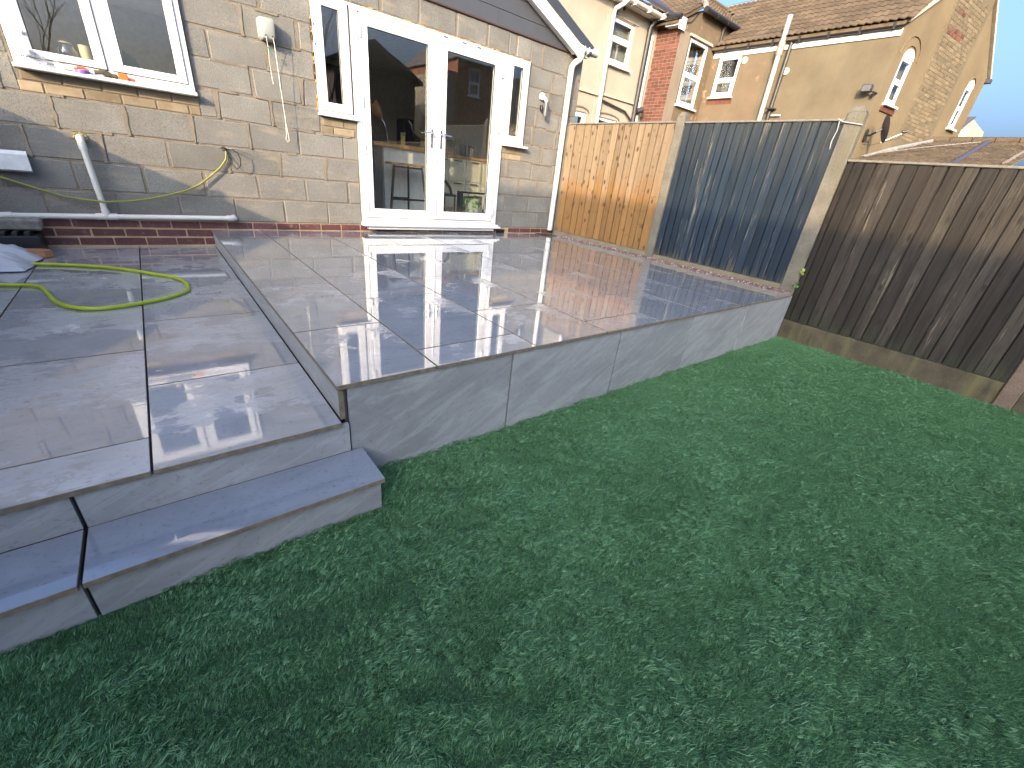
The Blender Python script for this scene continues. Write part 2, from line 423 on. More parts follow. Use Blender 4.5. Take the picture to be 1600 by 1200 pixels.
# ------------------------------------------------------------------ patios and step
def slab(parent, x0, x1, y0, y1, ztop, mat=None, th=.02, gap=.0065, name='paving_slab'):
    w_, l = x1 - x0 - gap, y1 - y0 - gap
    mat = mat or M_slab
    key = (name, round(w_, 3), round(l, 3), mat.name)
    me = _cache.get(key)
    if me is None:
        me = _cache[key] = MB().rbox(-w_ / 2, w_ / 2, -l / 2, l / 2, -th / 2, th / 2, .0012).mesh(name, mat)
        me.materials.append(M_edge)
        for p in me.polygons:
            if abs(p.normal.z) < .9: p.material_index = 1
    o = bpy.data.objects.new(name, me); link(o, parent)
    o.location = ((x0 + x1) / 2, (y0 + y1) / 2, ztop - th / 2 + R.uniform(-.0008, .0008))
    o.rotation_euler = (R.uniform(-.0012, .0012), R.uniform(-.0012, .0012), 0)
    return o
def lay(parent, xs, phases, y_front, ztop, mat=None):
    A = [0, -.51, -1.395, -2.282, -3.165]; B = [0, -.09, -.97, -1.842, -2.722, -3.595]
    for i in range(len(xs) - 1):
        ys = (A if phases[i] == 'A' else B) + [y_front]
        for a, b in zip(ys[:-1], ys[1:]):
            slab(parent, xs[i], xs[i + 1], b, a, ztop, mat)

up = MB(); up.box(0, 4.44, -3.755, -.001, -.6, -.013)
raised = up.build('raised_patio', M_grout, kind='structure', label='upper level of glossy wet grey paving by the glazed door')
lay(raised, [-.034, .405, .999, 1.58, 2.16, 2.74, 3.32, 3.882, 4.445], 'ABABABAB', -3.80, 0.0)
# facing panels under the front edge, and the return along the lower patio
sx = [.007, .850, 1.731, 2.618, 3.529, 4.40, 4.525]
for a, b in zip(sx[:-1], sx[1:]):
    piece('facing_panel', (b - a - .011, .02, .452), M_riser, ((a + b) / 2, -3.777, -.249), raised, .001)
ys = [-3.772, -2.775, -1.88, -.98, -.09, 0]
for a, b in zip(ys[:-1], ys[1:]):
    piece('facing_panel', (.02, b - a - .004, .138), M_riser, (-.011, (a + b) / 2, -.091), raised, .001)
e = MB(); e.box(-.0205, -.0005, -3.776, -3.772, -.165, -.022); e.build('panel_edge', M_edge, raised)
e = MB(); e.box(-.0005, .0075, -3.779, -3.767, -.20, -.022); e.build('mortar_joint', M_grout, raised)

lo = MB(); lo.box(-2.6, -.0215, -3.78, -.001, -.6, -.173); 
lower = lo.build('lower_patio', M_grout, kind='structure', label='lower level of wet grey paving at the left')
lay(lower, [-2.60, -2.36, -1.78, -1.196, -.614, -.024], 'ABABA', -3.815, -.16, M_slablow)
for a, b in ((-2.6, -1.71), (-1.706, -.8085), (-.799, .0045)):
    piece('facing_panel', (b - a, .02, .13), M_riser, ((a + b) / 2, -3.79, -.2455), lower, .001)
st = MB(); st.box(-2.6, .03, -3.99, -3.8005, -.6, -.336)
step = st.build('garden_step', M_grout, kind='structure', label='single long grey step down to the lawn')
for a, b in ((-2.6, -1.71), (-1.70, -.8085), (-.799, .052)):
    slab(step, a, b, -4.04, -3.801, -.31, M_tread, gap=.001, name='step_tread')
for a, b in ((-2.6, -1.71), (-1.70, -.8085), (-.799, .044)):
    piece('facing_panel', (b - a, .02, .144), M_riser, ((a + b) / 2, -4.002, -.403), step, .001)
piece('facing_panel', (.02, .19, .144), M_riser, (.04, -3.895, -.403), step, .001)

# gravel strip between the paving and the fence
def mat_gravel():
    b = NB('pink_gravel'); c = b.ramp(b.n('NewGeometry', out='Random Per Island'), [(.0, (.10, .045, .042)), (.35, (.19, .095, .088)), (.6, (.13, .09, .085)), (.85, (.26, .19, .175)), (1.0, (.50, .45, .43))])
    return b.pbr(col=c, rough=.6)
M_gravel = mat_gravel()
gr = MB(); GR = random.Random(3)
for i in range(3600):
    x = GR.uniform(4.448, 4.532); y = GR.uniform(-3.76, -.2); s_ = GR.uniform(.006, .012)
    z = GR.uniform(-.03, .002) + .022 * (x - 4.448) / .084
    a = [Vector(p) * s_ for p in ((1, 0, 0), (0, 1, 0), (-1, 0, 0), (0, -1, 0), (0, 0, .8), (0, 0, -.8))]
    ro = Matrix.Rotation(GR.uniform(0, 6.3), 3, 'Z') @ Matrix.Rotation(GR.uniform(0, 3), 3, 'X')
    gr.add([ro @ q + Vector((x, y, z)) for q in a], [(0, 1, 4), (1, 2, 4), (2, 3, 4), (3, 0, 4), (1, 0, 5), (2, 1, 5), (3, 2, 5), (0, 3, 5)])
gr.build('gravel_strip', M_gravel, kind='stuff')
g = MB(); g.box(4.445, 4.56, -3.767, -.02, -.6, -.03); g.build('gravel_bed', M_soil, kind='structure')

# ------------------------------------------------------------------ the house
house = thing('house', 'unrendered grey concrete block extension with white glazed double doors', 'house', (1.1, 1.0, 0))
zc = lambda k: .075 + .225 * k
DOOR = (1.495, 3.46, .028, 2.135); SL = (1.105, 1.495, 1.128, 2.135); SR = (3.46, 3.825, 1.133, 2.135); KW = (-1.03, .068, 1.118, 2.2)
HOLES = [DOOR, SL, SR, KW]
wm = MB(); wm.slab_wall(-2.6, 4.80, -.6, 2.40, HOLES, .010, .26)
wm.box(4.60, 4.80, .26, 5.0, -.6, 2.4); wm.box(-2.6, 4.8, 5.0, 5.2, -.6, 2.4)
wall = wm.build('wall', M_mortar, house)
Ms = frame((-2.6, 0, 0), (0, -1, 0)); m = MB(Ms); m.slab_wall(-5.0, -.2605, -.6, 2.4, [(-3.4, -1.0, 1.0, 2.2)], 0, .2); m.build('side_wall', M_mortar, house)  # opening for the added side window, out of view
JOINTS = {9: [.44], 8: [.669], 7: [.503, .956, 4.222], 6: [.224, .676, 4.028], 5: [.514, .955, 4.002], 4: [.21, .659, 4.224],
          3: [-.9, -.472, -.014, .43, 3.593, 4.051], 2: [-1.114, -.672, -.232, 4.20], 1: [-1.313, -.892, -.451, 3.604], 0: [-1.123, -.674, -.232, .213, 3.788, 4.26]}
def cut(rect, holes):
    """trims a block at the openings; a block at an opening's corner becomes an upright part and a part above or below it"""
    rects = [rect]
    for h in holes:
        out = []
        for x0, x1, z0, z1 in rects:
            if x1 <= h[0] or x0 >= h[1] or z1 <= h[2] or z0 >= h[3]: out.append((x0, x1, z0, z1)); continue
            if h[0] - x0 > .07: out.append((x0, h[0] - .010, z0, z1)); x0 = h[0] - .002
            elif x0 < h[0]: x0 = h[0] - .002
            if x1 - h[1] > .07: out.append((h[1] + .010, x1, z0, z1)); x1 = h[1] + .002
            elif x1 > h[1]: x1 = h[1] + .002
            if h[2] - z0 > .05: out.append((x0, x1, z0, h[2] - .012))
            if z1 - h[3] > .05: out.append((x0, x1, h[3] + .012, z1))
        rects = out
    return [q for q in rects if q[1] - q[0] > .035 and q[3] - q[2] > .035]
SM = MB(); SR = random.Random(21)
for k in range(0, 10):
    js = sorted(JOINTS.get(k, [0.1 + .225 * (k % 2)]))
    full = list(js)
    while full[0] > -2.6: full.insert(0, full[0] - .45)
    i = 0
    while i < len(full) - 1:
        gap = full[i + 1] - full[i]
        if gap > .62:
            full.insert(i + 1, full[i] + .45 if full[i] < 3.0 else full[i] + .45)
        i += 1
    while full[-1] < 4.8: full.append(full[-1] + .45)
    for a, b in zip(full[:-1], full[1:]):
        a, b = max(a, -2.6), min(b, 4.80)
        if b - a < .06: continue
        if k > 1 and SR.random() < .75 and not any(h[0] - .06 < a < h[1] + .06 and zc(k) < h[3] and zc(k + 1) > h[2] for h in HOLES):
            n_ = 5; lft = []; rgt = []; w0_, w1_ = SR.uniform(.006, .014), SR.uniform(.010, .026)
            for i in range(n_ + 1):
                t_ = i / n_; ww = w0_ + (w1_ - w0_) * t_ + SR.uniform(-.004, .004); zq = zc(k) + .002 + .221 * t_
                lft.append((a - ww + SR.uniform(-.003, .003), zq)); rgt.append((a + ww + SR.uniform(-.003, .003), zq))
            SM.prism(lft[::-1] + rgt if False else rgt + lft[::-1], 1, .0005 - SR.uniform(0, .0025), .012)
        mj = R.choice([.008, .012, .018, .024, .028]) if k > 3 else R.choice([.004, .005, .006, .012])
        for x0, x1, z0, z1 in cut((a + mj, b - mj * .6, zc(k) + .006, (zc(k + 1) - R.choice((.006, .008, .011)) if k < 9 else 2.370)), HOLES):
            if k == 4 and z1 < zc(5) - .05: continue      # coarse bricks under the window sills
            piece('concrete_block', (round(x1 - x0, 2) - .001, .1, round(z1 - z0, 3)), M_block, ((x0 + x1) / 2, .0545 + R.uniform(-.0015, .002), (z0 + z1) / 2), wall, .006, .0055 if k > 3 else .0035, rot=(0, R.uniform(-.005, .005), 0))
for k in range(3, 10):
    x = -2.5
    while x < 4.7:
        L_ = SR.uniform(.08, .4)
        if SR.random() < .6 and not any(h[0] - L_ - .02 < x < h[1] + .02 and h[2] - .02 < zc(k) < h[3] + .02 for h in HOLES):
            n_ = 6; top = [(x + L_ * i / n_, zc(k) + SR.uniform(.006, .014)) for i in range(n_ + 1)]; bot = [(x + L_ * i / n_, zc(k) - SR.uniform(.006, .014)) for i in range(n_ + 1)]
            SM.prism(bot + top[::-1], 1, .001 - SR.uniform(0, .002), .012)
        x += L_ + SR.uniform(.02, .3)
SM.build('mortar_smear', mat_mortar('smeared_mortar', (.185, .158, .121), (.265, .226, .174)), wall, kind='stuff')
def brick_run(parent, x0, x1, z0, z1, start, mat, length=.215, y=.0545, holes=()):
    x = start
    while x < x1 - .03:
        a, b = max(x, x0), min(x + length, x1)
        if b - a > .04 and not any(h[0] < (a + b) / 2 < h[1] for h in holes):
            piece('brick', (round(b - a, 3), .1, round(z1 - z0, 3)), mat, ((a + b) / 2, y + R.uniform(-.002, .002), (z0 + z1) / 2), parent, .004, .0015)
        x += length + .010
for (x0, x1, top) in ((-1.04, .075, 1.112), (1.11, 1.488, 1.122), (3.475, 3.87, 1.128)):
    brick_run(wall, x0, x1, .981, 1.044, x0 - .09, M_brickbuff); brick_run(wall, x0, x1, 1.053, top, x0 - .2, M_brickbuff)
# plum brick plinth, three courses at the lower level
pl = MB(); pl.box(-2.6, 4.80, -.004, .0095, -.6, .071); plinth = pl.build('plinth', mat_mortar('pink_mortar', (.36, .25, .15), (.50, .36, .23)), house)
VENT = ((1.665, 1.912), (3.492, 3.645))
brick_run(plinth, -2.6, 4.80, .008, .069, -2.6 + .018, M_brickred, y=.0425, holes=VENT)
brick_run(plinth, -2.6, .0, -.067, -.006, -2.6 - .102, M_brickred, y=.0425)
brick_run(plinth, -2.6, -.02, -.142, -.081, -2.6 + .03, M_brickred, y=.0425)
for a, b in VENT:
    v = MB(); v.rbox(a, b, -.012, .05, -.004, .052, .003)
    for i in range(9): v.box(a + .012 + i * (b - a - .02) / 9, a + .02 + i * (b - a - .02) / 9, -.016, -.0115, .006, .046)
    v.build('air_vent', M_black, house)

# ---- gable: cladding boards, bargeboard, roof, gutter, downpipe
SLP = .405
under = lambda x: 2.40 + (4.62 - abs(x - 1.1) - 1.1) * SLP        # underside of the roof above the gable
cl = MB(); cl.prism([(-2.6, 2.40), (4.80, 2.40), (4.80, under(4.8)), (1.1, under(1.1)), (-2.6, under(-2.6))], 1, .012, .2)
clad = cl.build('gable_cladding', M_greyd, house)
z = 2.385; joints = {0: 3.26, 1: 1.9, 2: 2.6}
row = 0
while z < 3.9:
    z1 = z + .158
    half = (4.62 - 1.1) - (z + .02 - 2.40) / SLP
    if half > .15:
        segs = [1.1 - half, joints.get(row, 0.4 + row % 3), 1.1 + half]
        for a, b in zip(segs[:-1], segs[1:]):
            if b - a < .1: continue
            m = MB(); ta = max(0, .158 / SLP) 
            a2 = a + (ta if a == segs[0] else 0); b2 = b - (ta if b == segs[-1] else 0)
            if b2 <= a2: a2 = b2 = (a + b) / 2
            m.prism([(a + .001, z), (b - .001, z), (b2 - .001, z1 - .006), (a2 + .001, z1 - .006)], 1, -.012, .0115)
            m.build('cladding_board', M_grey, clad)
    z = z1; row += 1
tr = MB(); tr.box(-2.6, 4.62, -.014, .0095, 2.372, 2.384); tr.build('starter_trim', plain('red_brown_trim', (.07, .03, .02), .6), house)
bz = lambda x: 2.376 + (4.469 - x) * SLP
for sgn in (1, -1):
    X = lambda x: x if sgn > 0 else 2.2 - x
    m = MB(); m.prism([(X(4.60), bz(4.60)), (X(1.1), bz(1.1)), (X(1.1), bz(1.1) + .145), (X(4.60), bz(4.60) + .145)][::sgn], 1, -.125, -.10)
    m.build('bargeboard', M_upvc, house)
    m = MB(); m.prism([(X(4.82), bz(4.82) + .147), (X(1.1), bz(1.1) + .147), (X(1.1), bz(1.1) + .255), (X(4.82), bz(4.82) + .255)][::sgn], 1, -.150, 5.2)
    m.build('roof', M_greyd, house)
    m = MB(); m.prism([(X(4.55), bz(4.55) + .02), (X(1.1), bz(1.1) + .02), (X(1.1), bz(1.1) + .03), (X(4.55), bz(4.55) + .03)][::sgn], 1, -.0995, .0)
    m.build('soffit', M_upvc, house)
gu = MB(); gu.tube([(4.585, -.10, 2.435), (4.93, -.10, 2.445)], .052, 14)
for x in (4.64, 4.72, 4.80): gu.tube([(x, -.10, 2.437), (x + .018, -.10, 2.438)], .060, 14)
gu.box(4.60, 4.78, -.10, -.03, 2.36, 2.40)
gu.build('gutter', M_pipe, house, True)
dp = MB(); dp.tube([(4.64, -.105, 2.40), (4.64, -.105, 2.35), (4.62, -.10, 2.31), (4.56, -.075, 2.265), (4.535, -.06, 2.22), (4.53, -.058, 2.15), (4.53, -.058, .06)], .040, 14)
dp.build('downpipe', M_pipe, house, True)

# ---- windows and doors of the house
def frame_bars(m, u0, u1, w0, w1, t, n0, n1, c=.004):
    """four bars of a rectangular frame, butted"""
    tl = t if isinstance(t, tuple) else (t,) * 4     # left right bottom top
    m.rbox(u0, u0 + tl[0], n0, n1, w0, w1, c); m.rbox(u1 - tl[1], u1, n0, n1, w0, w1, c)
    m.rbox(u0 + tl[0], u1 - tl[1], n0 + .0006, n1, w0, w0 + tl[2], c); m.rbox(u0 + tl[0], u1 - tl[1], n0 + .0006, n1, w1 - tl[3], w1, c)
def glazed(parent, name, u0, u1, w0, w1, g0, g1, h0, h1, glass, M=None, mat=None, n0=-.032, n1=.03):
    """a sash or door leaf: bars round a pane, black gaskets at pane and at its outer seam"""
    m = MB(M); frame_bars(m, u0, u1, w0, w1, (g0 - u0, u1 - g1, h0 - w0, w1 - h1), n0, n1)
    s_ = m.build(name, mat or M_upvc, parent)
    k = MB(M); frame_bars(k, g0 - .002, g1 + .002, h0 - .002, h1 + .002, .006, n0 + .012, n0 + .03, .001)
    k.build('gasket', M_gasket, s_)
    p = MB(M); p.box(g0 + .003, g1 - .003, n0 + .018, n0 + .024, h0 + .003, h1 - .003); p.build('pane', glass, s_)
    return s_
def seam(parent, u0, u1, w0, w1, M=None, n=-.020, t=.004):
    m = MB(M); frame_bars(m, u0 - t, u1 + t, w0 - t, w1 + t, t + .002, n, n + .02, .001); m.build('seal', M_gasket, parent)

kf = MB(); frame_bars(kf, -1.022, .062, 1.15, 2.195, (.05, .042, .05, .05), -.022, .05); kf.rbox(-.498, -.464, -.022, .05, 1.20, 2.145)
kw = kf.build('window', M_upvc, house, label='wide white kitchen window with two panes at the left')
def sub_sash(u0, u1, w0, w1, g0, g1, h0, h1):
    m = MB(); frame_bars(m, u0, u1, w0, w1, (g0 - u0, u1 - g1, h0 - w0, w1 - h1), -.034, .03); m.build('sash', M_upvc, kw)
    k = MB(); frame_bars(k, g0 - .002, g1 + .002, h0 - .002, h1 + .002, .005, -.022, -.004, .001); k.build('gasket', M_gasket, kw)
    p = MB(); p.box(g0 + .003, g1 - .003, -.014, -.008, h0 + .003, h1 - .003); p.build('pane', M_glass, kw)
    seam(kw, u0, u1, w0, w1)
sub_sash(-.970, -.502, 1.204, 2.142, -.900, -.566, 1.252, 2.08)
sub_sash(-.460, .018, 1.204, 2.142, -.394, -.046, 1.256, 2.08)
s_ = MB(); s_.rbox(-1.028, .070, -.085, .02, 1.121, 1.149, .006); s_.build('sill', M_upvc, kw)

m = MB(Ms); frame_bars(m, -3.395, -1.005, 1.005, 2.195, .06, .05, .11); m.rbox(-2.22, -2.18, .05, .11, 1.065, 2.135); sw_ = m.build('window', M_upvc, house, label='unseen white side window added to light the kitchen')  # unseen window, added so that daylight brightens the kitchen
m = MB(Ms); m.box(-3.33, -2.225, .075, .081, 1.07, 2.13); m.box(-2.175, -1.07, .075, .081, 1.07, 2.13); m.build('pane', M_glassf, sw_)
# side lights
for (o0, o1, u0, u1, g0, g1, s0, s1, pr) in ((1.108, 1.492, 1.132, 1.445, 1.197, 1.356, 1.095, 1.50, .05), (3.463, 3.822, 3.49, 3.80, 3.550, 3.715, 3.468, 3.885, .075)):
    m = MB(); frame_bars(m, o0, o1, 1.164, 2.130, .024, -.022, .05)
    sw = m.build('window', M_upvc, house, label='narrow white side light left of the doors' if o0 < 2 else 'narrow white side light right of the doors')
    m = MB(); frame_bars(m, u0, u1, 1.19, 2.108, (g0 - u0, u1 - g1, .075, .068), -.032, .03); m.build('sash', M_upvc, sw)
    k = MB(); frame_bars(k, g0 - .002, g1 + .002, 1.263, 2.042, .005, -.02, -.002, .001); k.build('gasket', M_gasket, sw)
    p = MB(); p.box(g0 + .003, g1 - .003, -.012, -.006, 1.268, 2.037); p.build('pane', M_glass, sw)
    seam(sw, u0, u1, 1.19, 2.108)
    m = MB(); m.rbox(s0, s1, -pr, .02, 1.137, 1.163, .005); m.build('sill', M_upvc, sw)
# door frame and leaves
m = MB(); frame_bars(m, 1.498, 3.457, .116, 2.130, (.048, .082, .042, .044), -.022, .05)
df = m.build('door_frame', M_upvc, house)
m = MB(); m.rbox(1.485, 3.505, -.095, .02, .068, .0965, .005); m.rbox(1.49, 3.475, -.075, .02, .097, .1155, .005); m.rbox(1.55, 3.41, -.06, .05, .03, .0675, .004); m.build('sill', M_upvc, df)
seam(df, 1.548, 2.452, .160, 2.084); seam(df, 2.458, 3.372, .160, 2.084)
leaves = [glazed(house, 'door', 1.552, 2.447, .164, 2.080, 1.640, 2.332, .264, 1.986, M_glassd), glazed(house, 'door', 2.463, 3.368, .164, 2.080, 2.580, 3.266, .264, 1.986, M_glassd)]
m = MB(); m.rbox(2.449, 2.461, -.046, -.01, .166, 2.078, .003); m.build('meeting_strip', M_upvc, leaves[1])
for lf, hx, sg in ((leaves[0], 2.385, -1), (leaves[1], 2.512, 1)):
    m = MB(); m.rbox(hx - .014, hx + .014, -.041, -.0325, .985, 1.185, .006); m.build('handle_plate', M_steel, lf)
    m = MB(); m.tube([(hx, -.041, 1.142), (hx, -.085, 1.142), (hx + sg * .02, -.092, 1.142), (hx + sg * .125, -.090, 1.136)], [.010, .010, .010, .008], 10); m.tube([(hx, -.0345, 1.05), (hx, -.044, 1.05)], .008, 10)
    m.build('handle', M_chrome, lf, True)
for lf, hx in ((leaves[0], 1.549), (leaves[1], 3.371)):
    for hz in (.30, .88, 1.33, 1.93):
        m = MB(); m.rbox(hx - .017, hx + .017, -.046, -.0325, hz - .055, hz + .055, .004); m.build('hinge', M_upvc, lf)
# expanding foam and blue film scraps along the door head
M_foam = plain('expanding_foam', (.50, .27, .10), .9, mottled=.3, scale=60); M_film = plain('blue_film', (.05, .10, .55), .4)
fm = MB(); FR = random.Random(5)
for i in range(46):
    x = FR.uniform(1.6, 3.8) if i < 22 else FR.uniform(2.35, 3.35)
    fm.rbox(x, x + FR.uniform(.02, .09), -.014, .008, 2.1315, 2.1315 + FR.uniform(.004, .016), .002)
for i in range(16):
    zz = FR.uniform(1.2, 2.05); fm.rbox(1.092, 1.1045, -.008, .008, zz, zz + FR.uniform(.02, .08), .002)
fm.build('foam_seal', M_foam, house, kind='stuff')
for x in (2.52, 2.77, 2.98): MB().box(x, x + .06, -.0236, -.0225, 2.098, 2.113).build('film_scrap', M_film, house)
for zz in (1.72, 1.87): MB().box(1.110, 1.125, -.0236, -.0225, zz, zz + .018).build('film_scrap', M_film, house)
# ------------------------------------------------------------------ fence on the right: concrete posts, boarded panels, gravel boards
FX = 4.55
def post(y0, y1, z0, z1, label, x0=None):
    x0 = FX - .022 if x0 is None else x0
    m = MB(); m.rbox(x0, x0 + .10, y0, y1, z0, z1 - .05, .008)
    cx, cy = x0 + .05, (y0 + y1) / 2
    a = [(x0 + .004, y0 + .004, z1 - .0495), (x0 + .096, y0 + .004, z1 - .0495), (x0 + .096, y1 - .004, z1 - .0495), (x0 + .004, y1 - .004, z1 - .0495)]
    b = [(cx + (p[0] - cx) * .45, cy + (p[1] - cy) * .45, z1) for p in a]
    m.add(a + b, [(0, 1, 5, 4), (1, 2, 6, 5), (2, 3, 7, 6), (3, 0, 4, 7), (4, 5, 6, 7)])
    return m.build('fence_post', M_post, None, label=label, cat='post', group='concrete fence posts')
post(-.150, -.045, -.3, 1.58, 'concrete post tucked beside the house corner and downpipe', 4.60)
post(-2.035, -1.925, -.3, 1.64, 'concrete post between the orange and the blue fence panel')
post(-3.775, -3.635, -.6, 1.64, 'thick concrete post between the blue and the brown fence panel')
o4 = post(-5.556, -5.447, -.6, 1.30, 'reddish concrete post at the right edge of the lawn')
o4.data.materials[0] = mat_post('stained_post', (.12, .085, .062), (.19, .14, .105), .35)
def panel(label, y_edges, zb, zt, mat, cap=True, lean=.004):
    t = thing('board_fence', label, 'fence panel', (FX, (y_edges[0] + y_edges[-1]) / 2, zb), 'fence panels along the right side')
    BR = random.Random(int(abs(y_edges[0]) * 100))
    for a, b in zip(y_edges[:-1], y_edges[1:]):
        w_ = abs(a - b); k = round(w_, 2)
        key = (mat.name, k, round(zt - zb, 2), BR.randrange(3)); me = _cache.get(key)
        if me is None:
            h = (zt - zb) / 2; ov = .008; n = 10; slot = .006 if mat is M_orange else .010; V = []
            for iz in range(n + 1):                # feathered board, slightly bowed and cupped
                z = -h + 2 * h * iz / n; bow = .003 * math.sin(iz * 1.3 + k * 40 + key[3] * 2)
                e0, e1 = BR.uniform(-.0015, .0015), BR.uniform(-.0015, .0015)
                V += [(.000, w_ / 2 + ov, z), (.0005, w_ / 2 - slot + e0, z), (-.015 + bow, w_ / 2 - slot + .0012 + e0 - .002, z), (-.018 + bow, 0, z), (-.022 + bow, -w_ / 2 + e1 + .001, z), (-.003, -w_ / 2 + e1 + .003, z), (.004, -w_ / 2 + .003, z), (.004, w_ / 2 + ov, z)]
            F = []; q_ = 8
            for iz in range(n):
                for j in range(q_):
                    F.append((iz * q_ + j, iz * q_ + (j + 1) % q_, (iz + 1) * q_ + (j + 1) % q_, (iz + 1) * q_ + j))
            F += [tuple(range(q_))[::-1], tuple(range(n * q_, n * q_ + q_))]
            me = _cache[key] = MB().add(V, F).mesh('board', mat)
        o = bpy.data.objects.new('board', me); link(o, t)
        o.location = (FX + .014 + BR.uniform(-.003, .003), (a + b) / 2, (zb + zt) / 2 + BR.uniform(-.004, .004))
        o.rotation_euler = (BR.uniform(-.002, .002), 0, BR.uniform(-.03, .03))
    y0, y1 = y_edges[-1], y_edges[0]
    for z in (zb + .12, (zb + zt) / 2, zt - .12):
        MB().box(FX + .028, FX + .055, y0, y1, z - .02, z + .02).build('batten', M_rail, t)
    if cap: MB().rbox(FX - .016, FX + .05, y0, y1, zt + .003, zt + .022, .004).build('cap_rail', M_rail, t)
    return t
def edges(y0, y1, n, seed, j=.012):
    r_ = random.Random(seed); e = [y0 + (y1 - y0) * i / n for i in range(n + 1)]
    return [e[0]] + [q + r_.uniform(-j, j) for q in e[1:-1]] + [e[-1]]
so = [-.155, -.30, -.47, -.595, -.71, -.83, -.97, -1.08, -1.17, -1.285, -1.40, -1.495, -1.60, -1.695, -1.79, -1.922]
panel('golden orange knotty new timber panel nearest the house', so, .078, 1.525, M_orange)
panel('faded blue painted panel with peeling boards in the middle', edges(-2.037, -3.632, 18, 4), .072, 1.52, M_blue)
sbn = [-3.778, -3.83, -3.915, -4.0, -4.095, -4.193, -4.285, -4.375, -4.47, -4.567, -4.655, -4.762, -4.857, -4.955, -5.05, -5.15, -5.245, -5.345, -5.445]
panel('dark brown weathered timber panel behind the lawn', sbn, -.262, 1.205, M_brown)
panel('dark brown weathered timber panel past the reddish post', edges(-5.558, -7.2, 18, 9), -.262, 1.205, M_brown)
for y0, y1, z0, z1, mt, lb in ((-1.925, -.150, -.3, .072, M_postl, 'pale concrete gravel board under the orange panel'), (-3.635, -2.035, -.3, .066, M_postl, 'ochre concrete gravel board under the blue panel'), (-5.447, -3.775, -.6, -.268, M_postd, 'mossy concrete gravel board under the brown panel by the lawn'), (-7.2, -5.556, -.6, -.268, M_postd, 'mossy concrete gravel board at the right edge of the lawn')):
    m = MB(); m.rbox(FX - .008, FX + .042, y0 + .001, y1 - .001, z0, z1, .004)
    m.build('gravel_board', mt, None, label=lb, cat='gravel board', group='concrete gravel boards')
# stub of rope on the third post, and two sprigs of ivy
rp = MB(); rp.tube([(4.51, -3.59, 1.535), (4.515, -3.63, 1.515), (4.515, -3.72, 1.500), (4.52, -3.79, 1.49)], .005, 6); rp.tube([(4.51, -3.605, 1.52), (4.515, -3.612, 1.45), (4.515, -3.60, 1.36), (4.515, -3.61, 1.30)], .004, 6)
rp.build('rope', plain('grey_rope', (.36, .34, .30), .9), None, label='thin grey rope tied round the thick fence post', cat='rope')
IR = random.Random(6)
for (y, z, lb) in ((-3.790, .235, 'pale green ivy sprig higher up beside the thick fence post'), (-3.782, .09, 'small dark green ivy sprig low beside the thick fence post')):
    t = thing('ivy_sprig', lb, 'plant', (4.51, y, z), 'ivy by the fence post')
    MB().tube([(4.545, y - .005, z - .04), (4.52, y, z - .01), (4.512, y + .004, z + .02)], .002, 5).build('stem', plain('ivy_stem', (.10, .12, .04), .7), t)
    for i in range(9):
        a = IR.uniform(0, 6.28); s_ = IR.uniform(.010, .019); c = Vector((4.512 + IR.uniform(-.012, .008), y + IR.uniform(-.022, .022), z + IR.uniform(-.026, .03)))
        u_ = Vector((IR.uniform(-.5, .5), math.cos(a), math.sin(a))).normalized(); v_ = Vector((1, .2, .3)).cross(u_).normalized()
        MB().add([c - u_ * s_, c + v_ * s_ * .8, c + u_ * s_ * 1.2, c - v_ * s_ * .8, c + Vector((-.005, 0, 0))], [(0, 1, 4), (1, 2, 4), (2, 3, 4), (3, 0, 4)]).build('leaf', plain('ivy_leaf' if z > .2 else 'dark_ivy_leaf', (.22, .27, .05) if z > .2 else (.07, .14, .03), .45), t)
# boundary fence on the left (outside the view, shades the garden)
lf = thing('garden_fence', 'plain brown boundary fence on the left side of the garden', 'fence', (-2.72, -4.5, ZG))
for i in range(5):
    y0 = -1.8 * i - .02
    MB().box(-2.72, -2.69, y0 - 1.76, y0, ZG, 1.50).build('fence_board_panel', M_brown, lf)
    MB().box(-2.76, -2.66, y0 - 1.80, y0 - 1.761, ZG, 1.56).build('fence_upright', M_post, lf)
# ------------------------------------------------------------------ neighbouring houses beyond the fence
M_creamwall = mat_render('cream_render', (.32, .285, .22), (.39, .35, .275), 0, st=.12, stain=(.40, .34, .26))
M_tan = mat_render('tan_render', (.108, .087, .055), (.155, .126, .082), .0, st=.45, stain=(.10, .085, .058))
M_tanpeel = mat_render('peeling_tan_render', (.118, .088, .056), (.165, .124, .080), .8, st=.35, stain=(.15, .088, .058))
M_tanend = mat_render('ochre_render', (.140, .108, .064), (.185, .144, .088), .0, st=.35, stain=(.14, .106, .062))
M_redbr = mat_brick('red_brick', (.095, .036, .024), (.15, .057, .036), .15); M_redmort = mat_mortar('grey_mortar', (.18, .145, .115), (.25, .20, .16))
M_tanbr = mat_brick('painted_brick', (.125, .095, .056), (.17, .130, .078), .1)
M_rtile = mat_tile('brown_roof_tile', (.07, .050, .032), (.11, .08, .052)); M_mtile = mat_tile('mossy_roof_tile', (.060, .044, .029), (.10, .076, .050), .5)
M_slate = plain('purple_slate', (.05, .045, .06), .6, mottled=.2); M_lead = plain('lead_flashing', (.22, .21, .20), .6, mottled=.2)
M_conc = plain('stone_sill', (.42, .36, .27), .9, mottled=.2); M_room = plain('dim_room_sheet', (.12, .12, .115), .9); M_blind = plain('pale_blind', (.20, .195, .17), .9)
M_galv = plain('galvanised_flue', (.66, .63, .57), .3, .55, mottled=.2, scale=12)

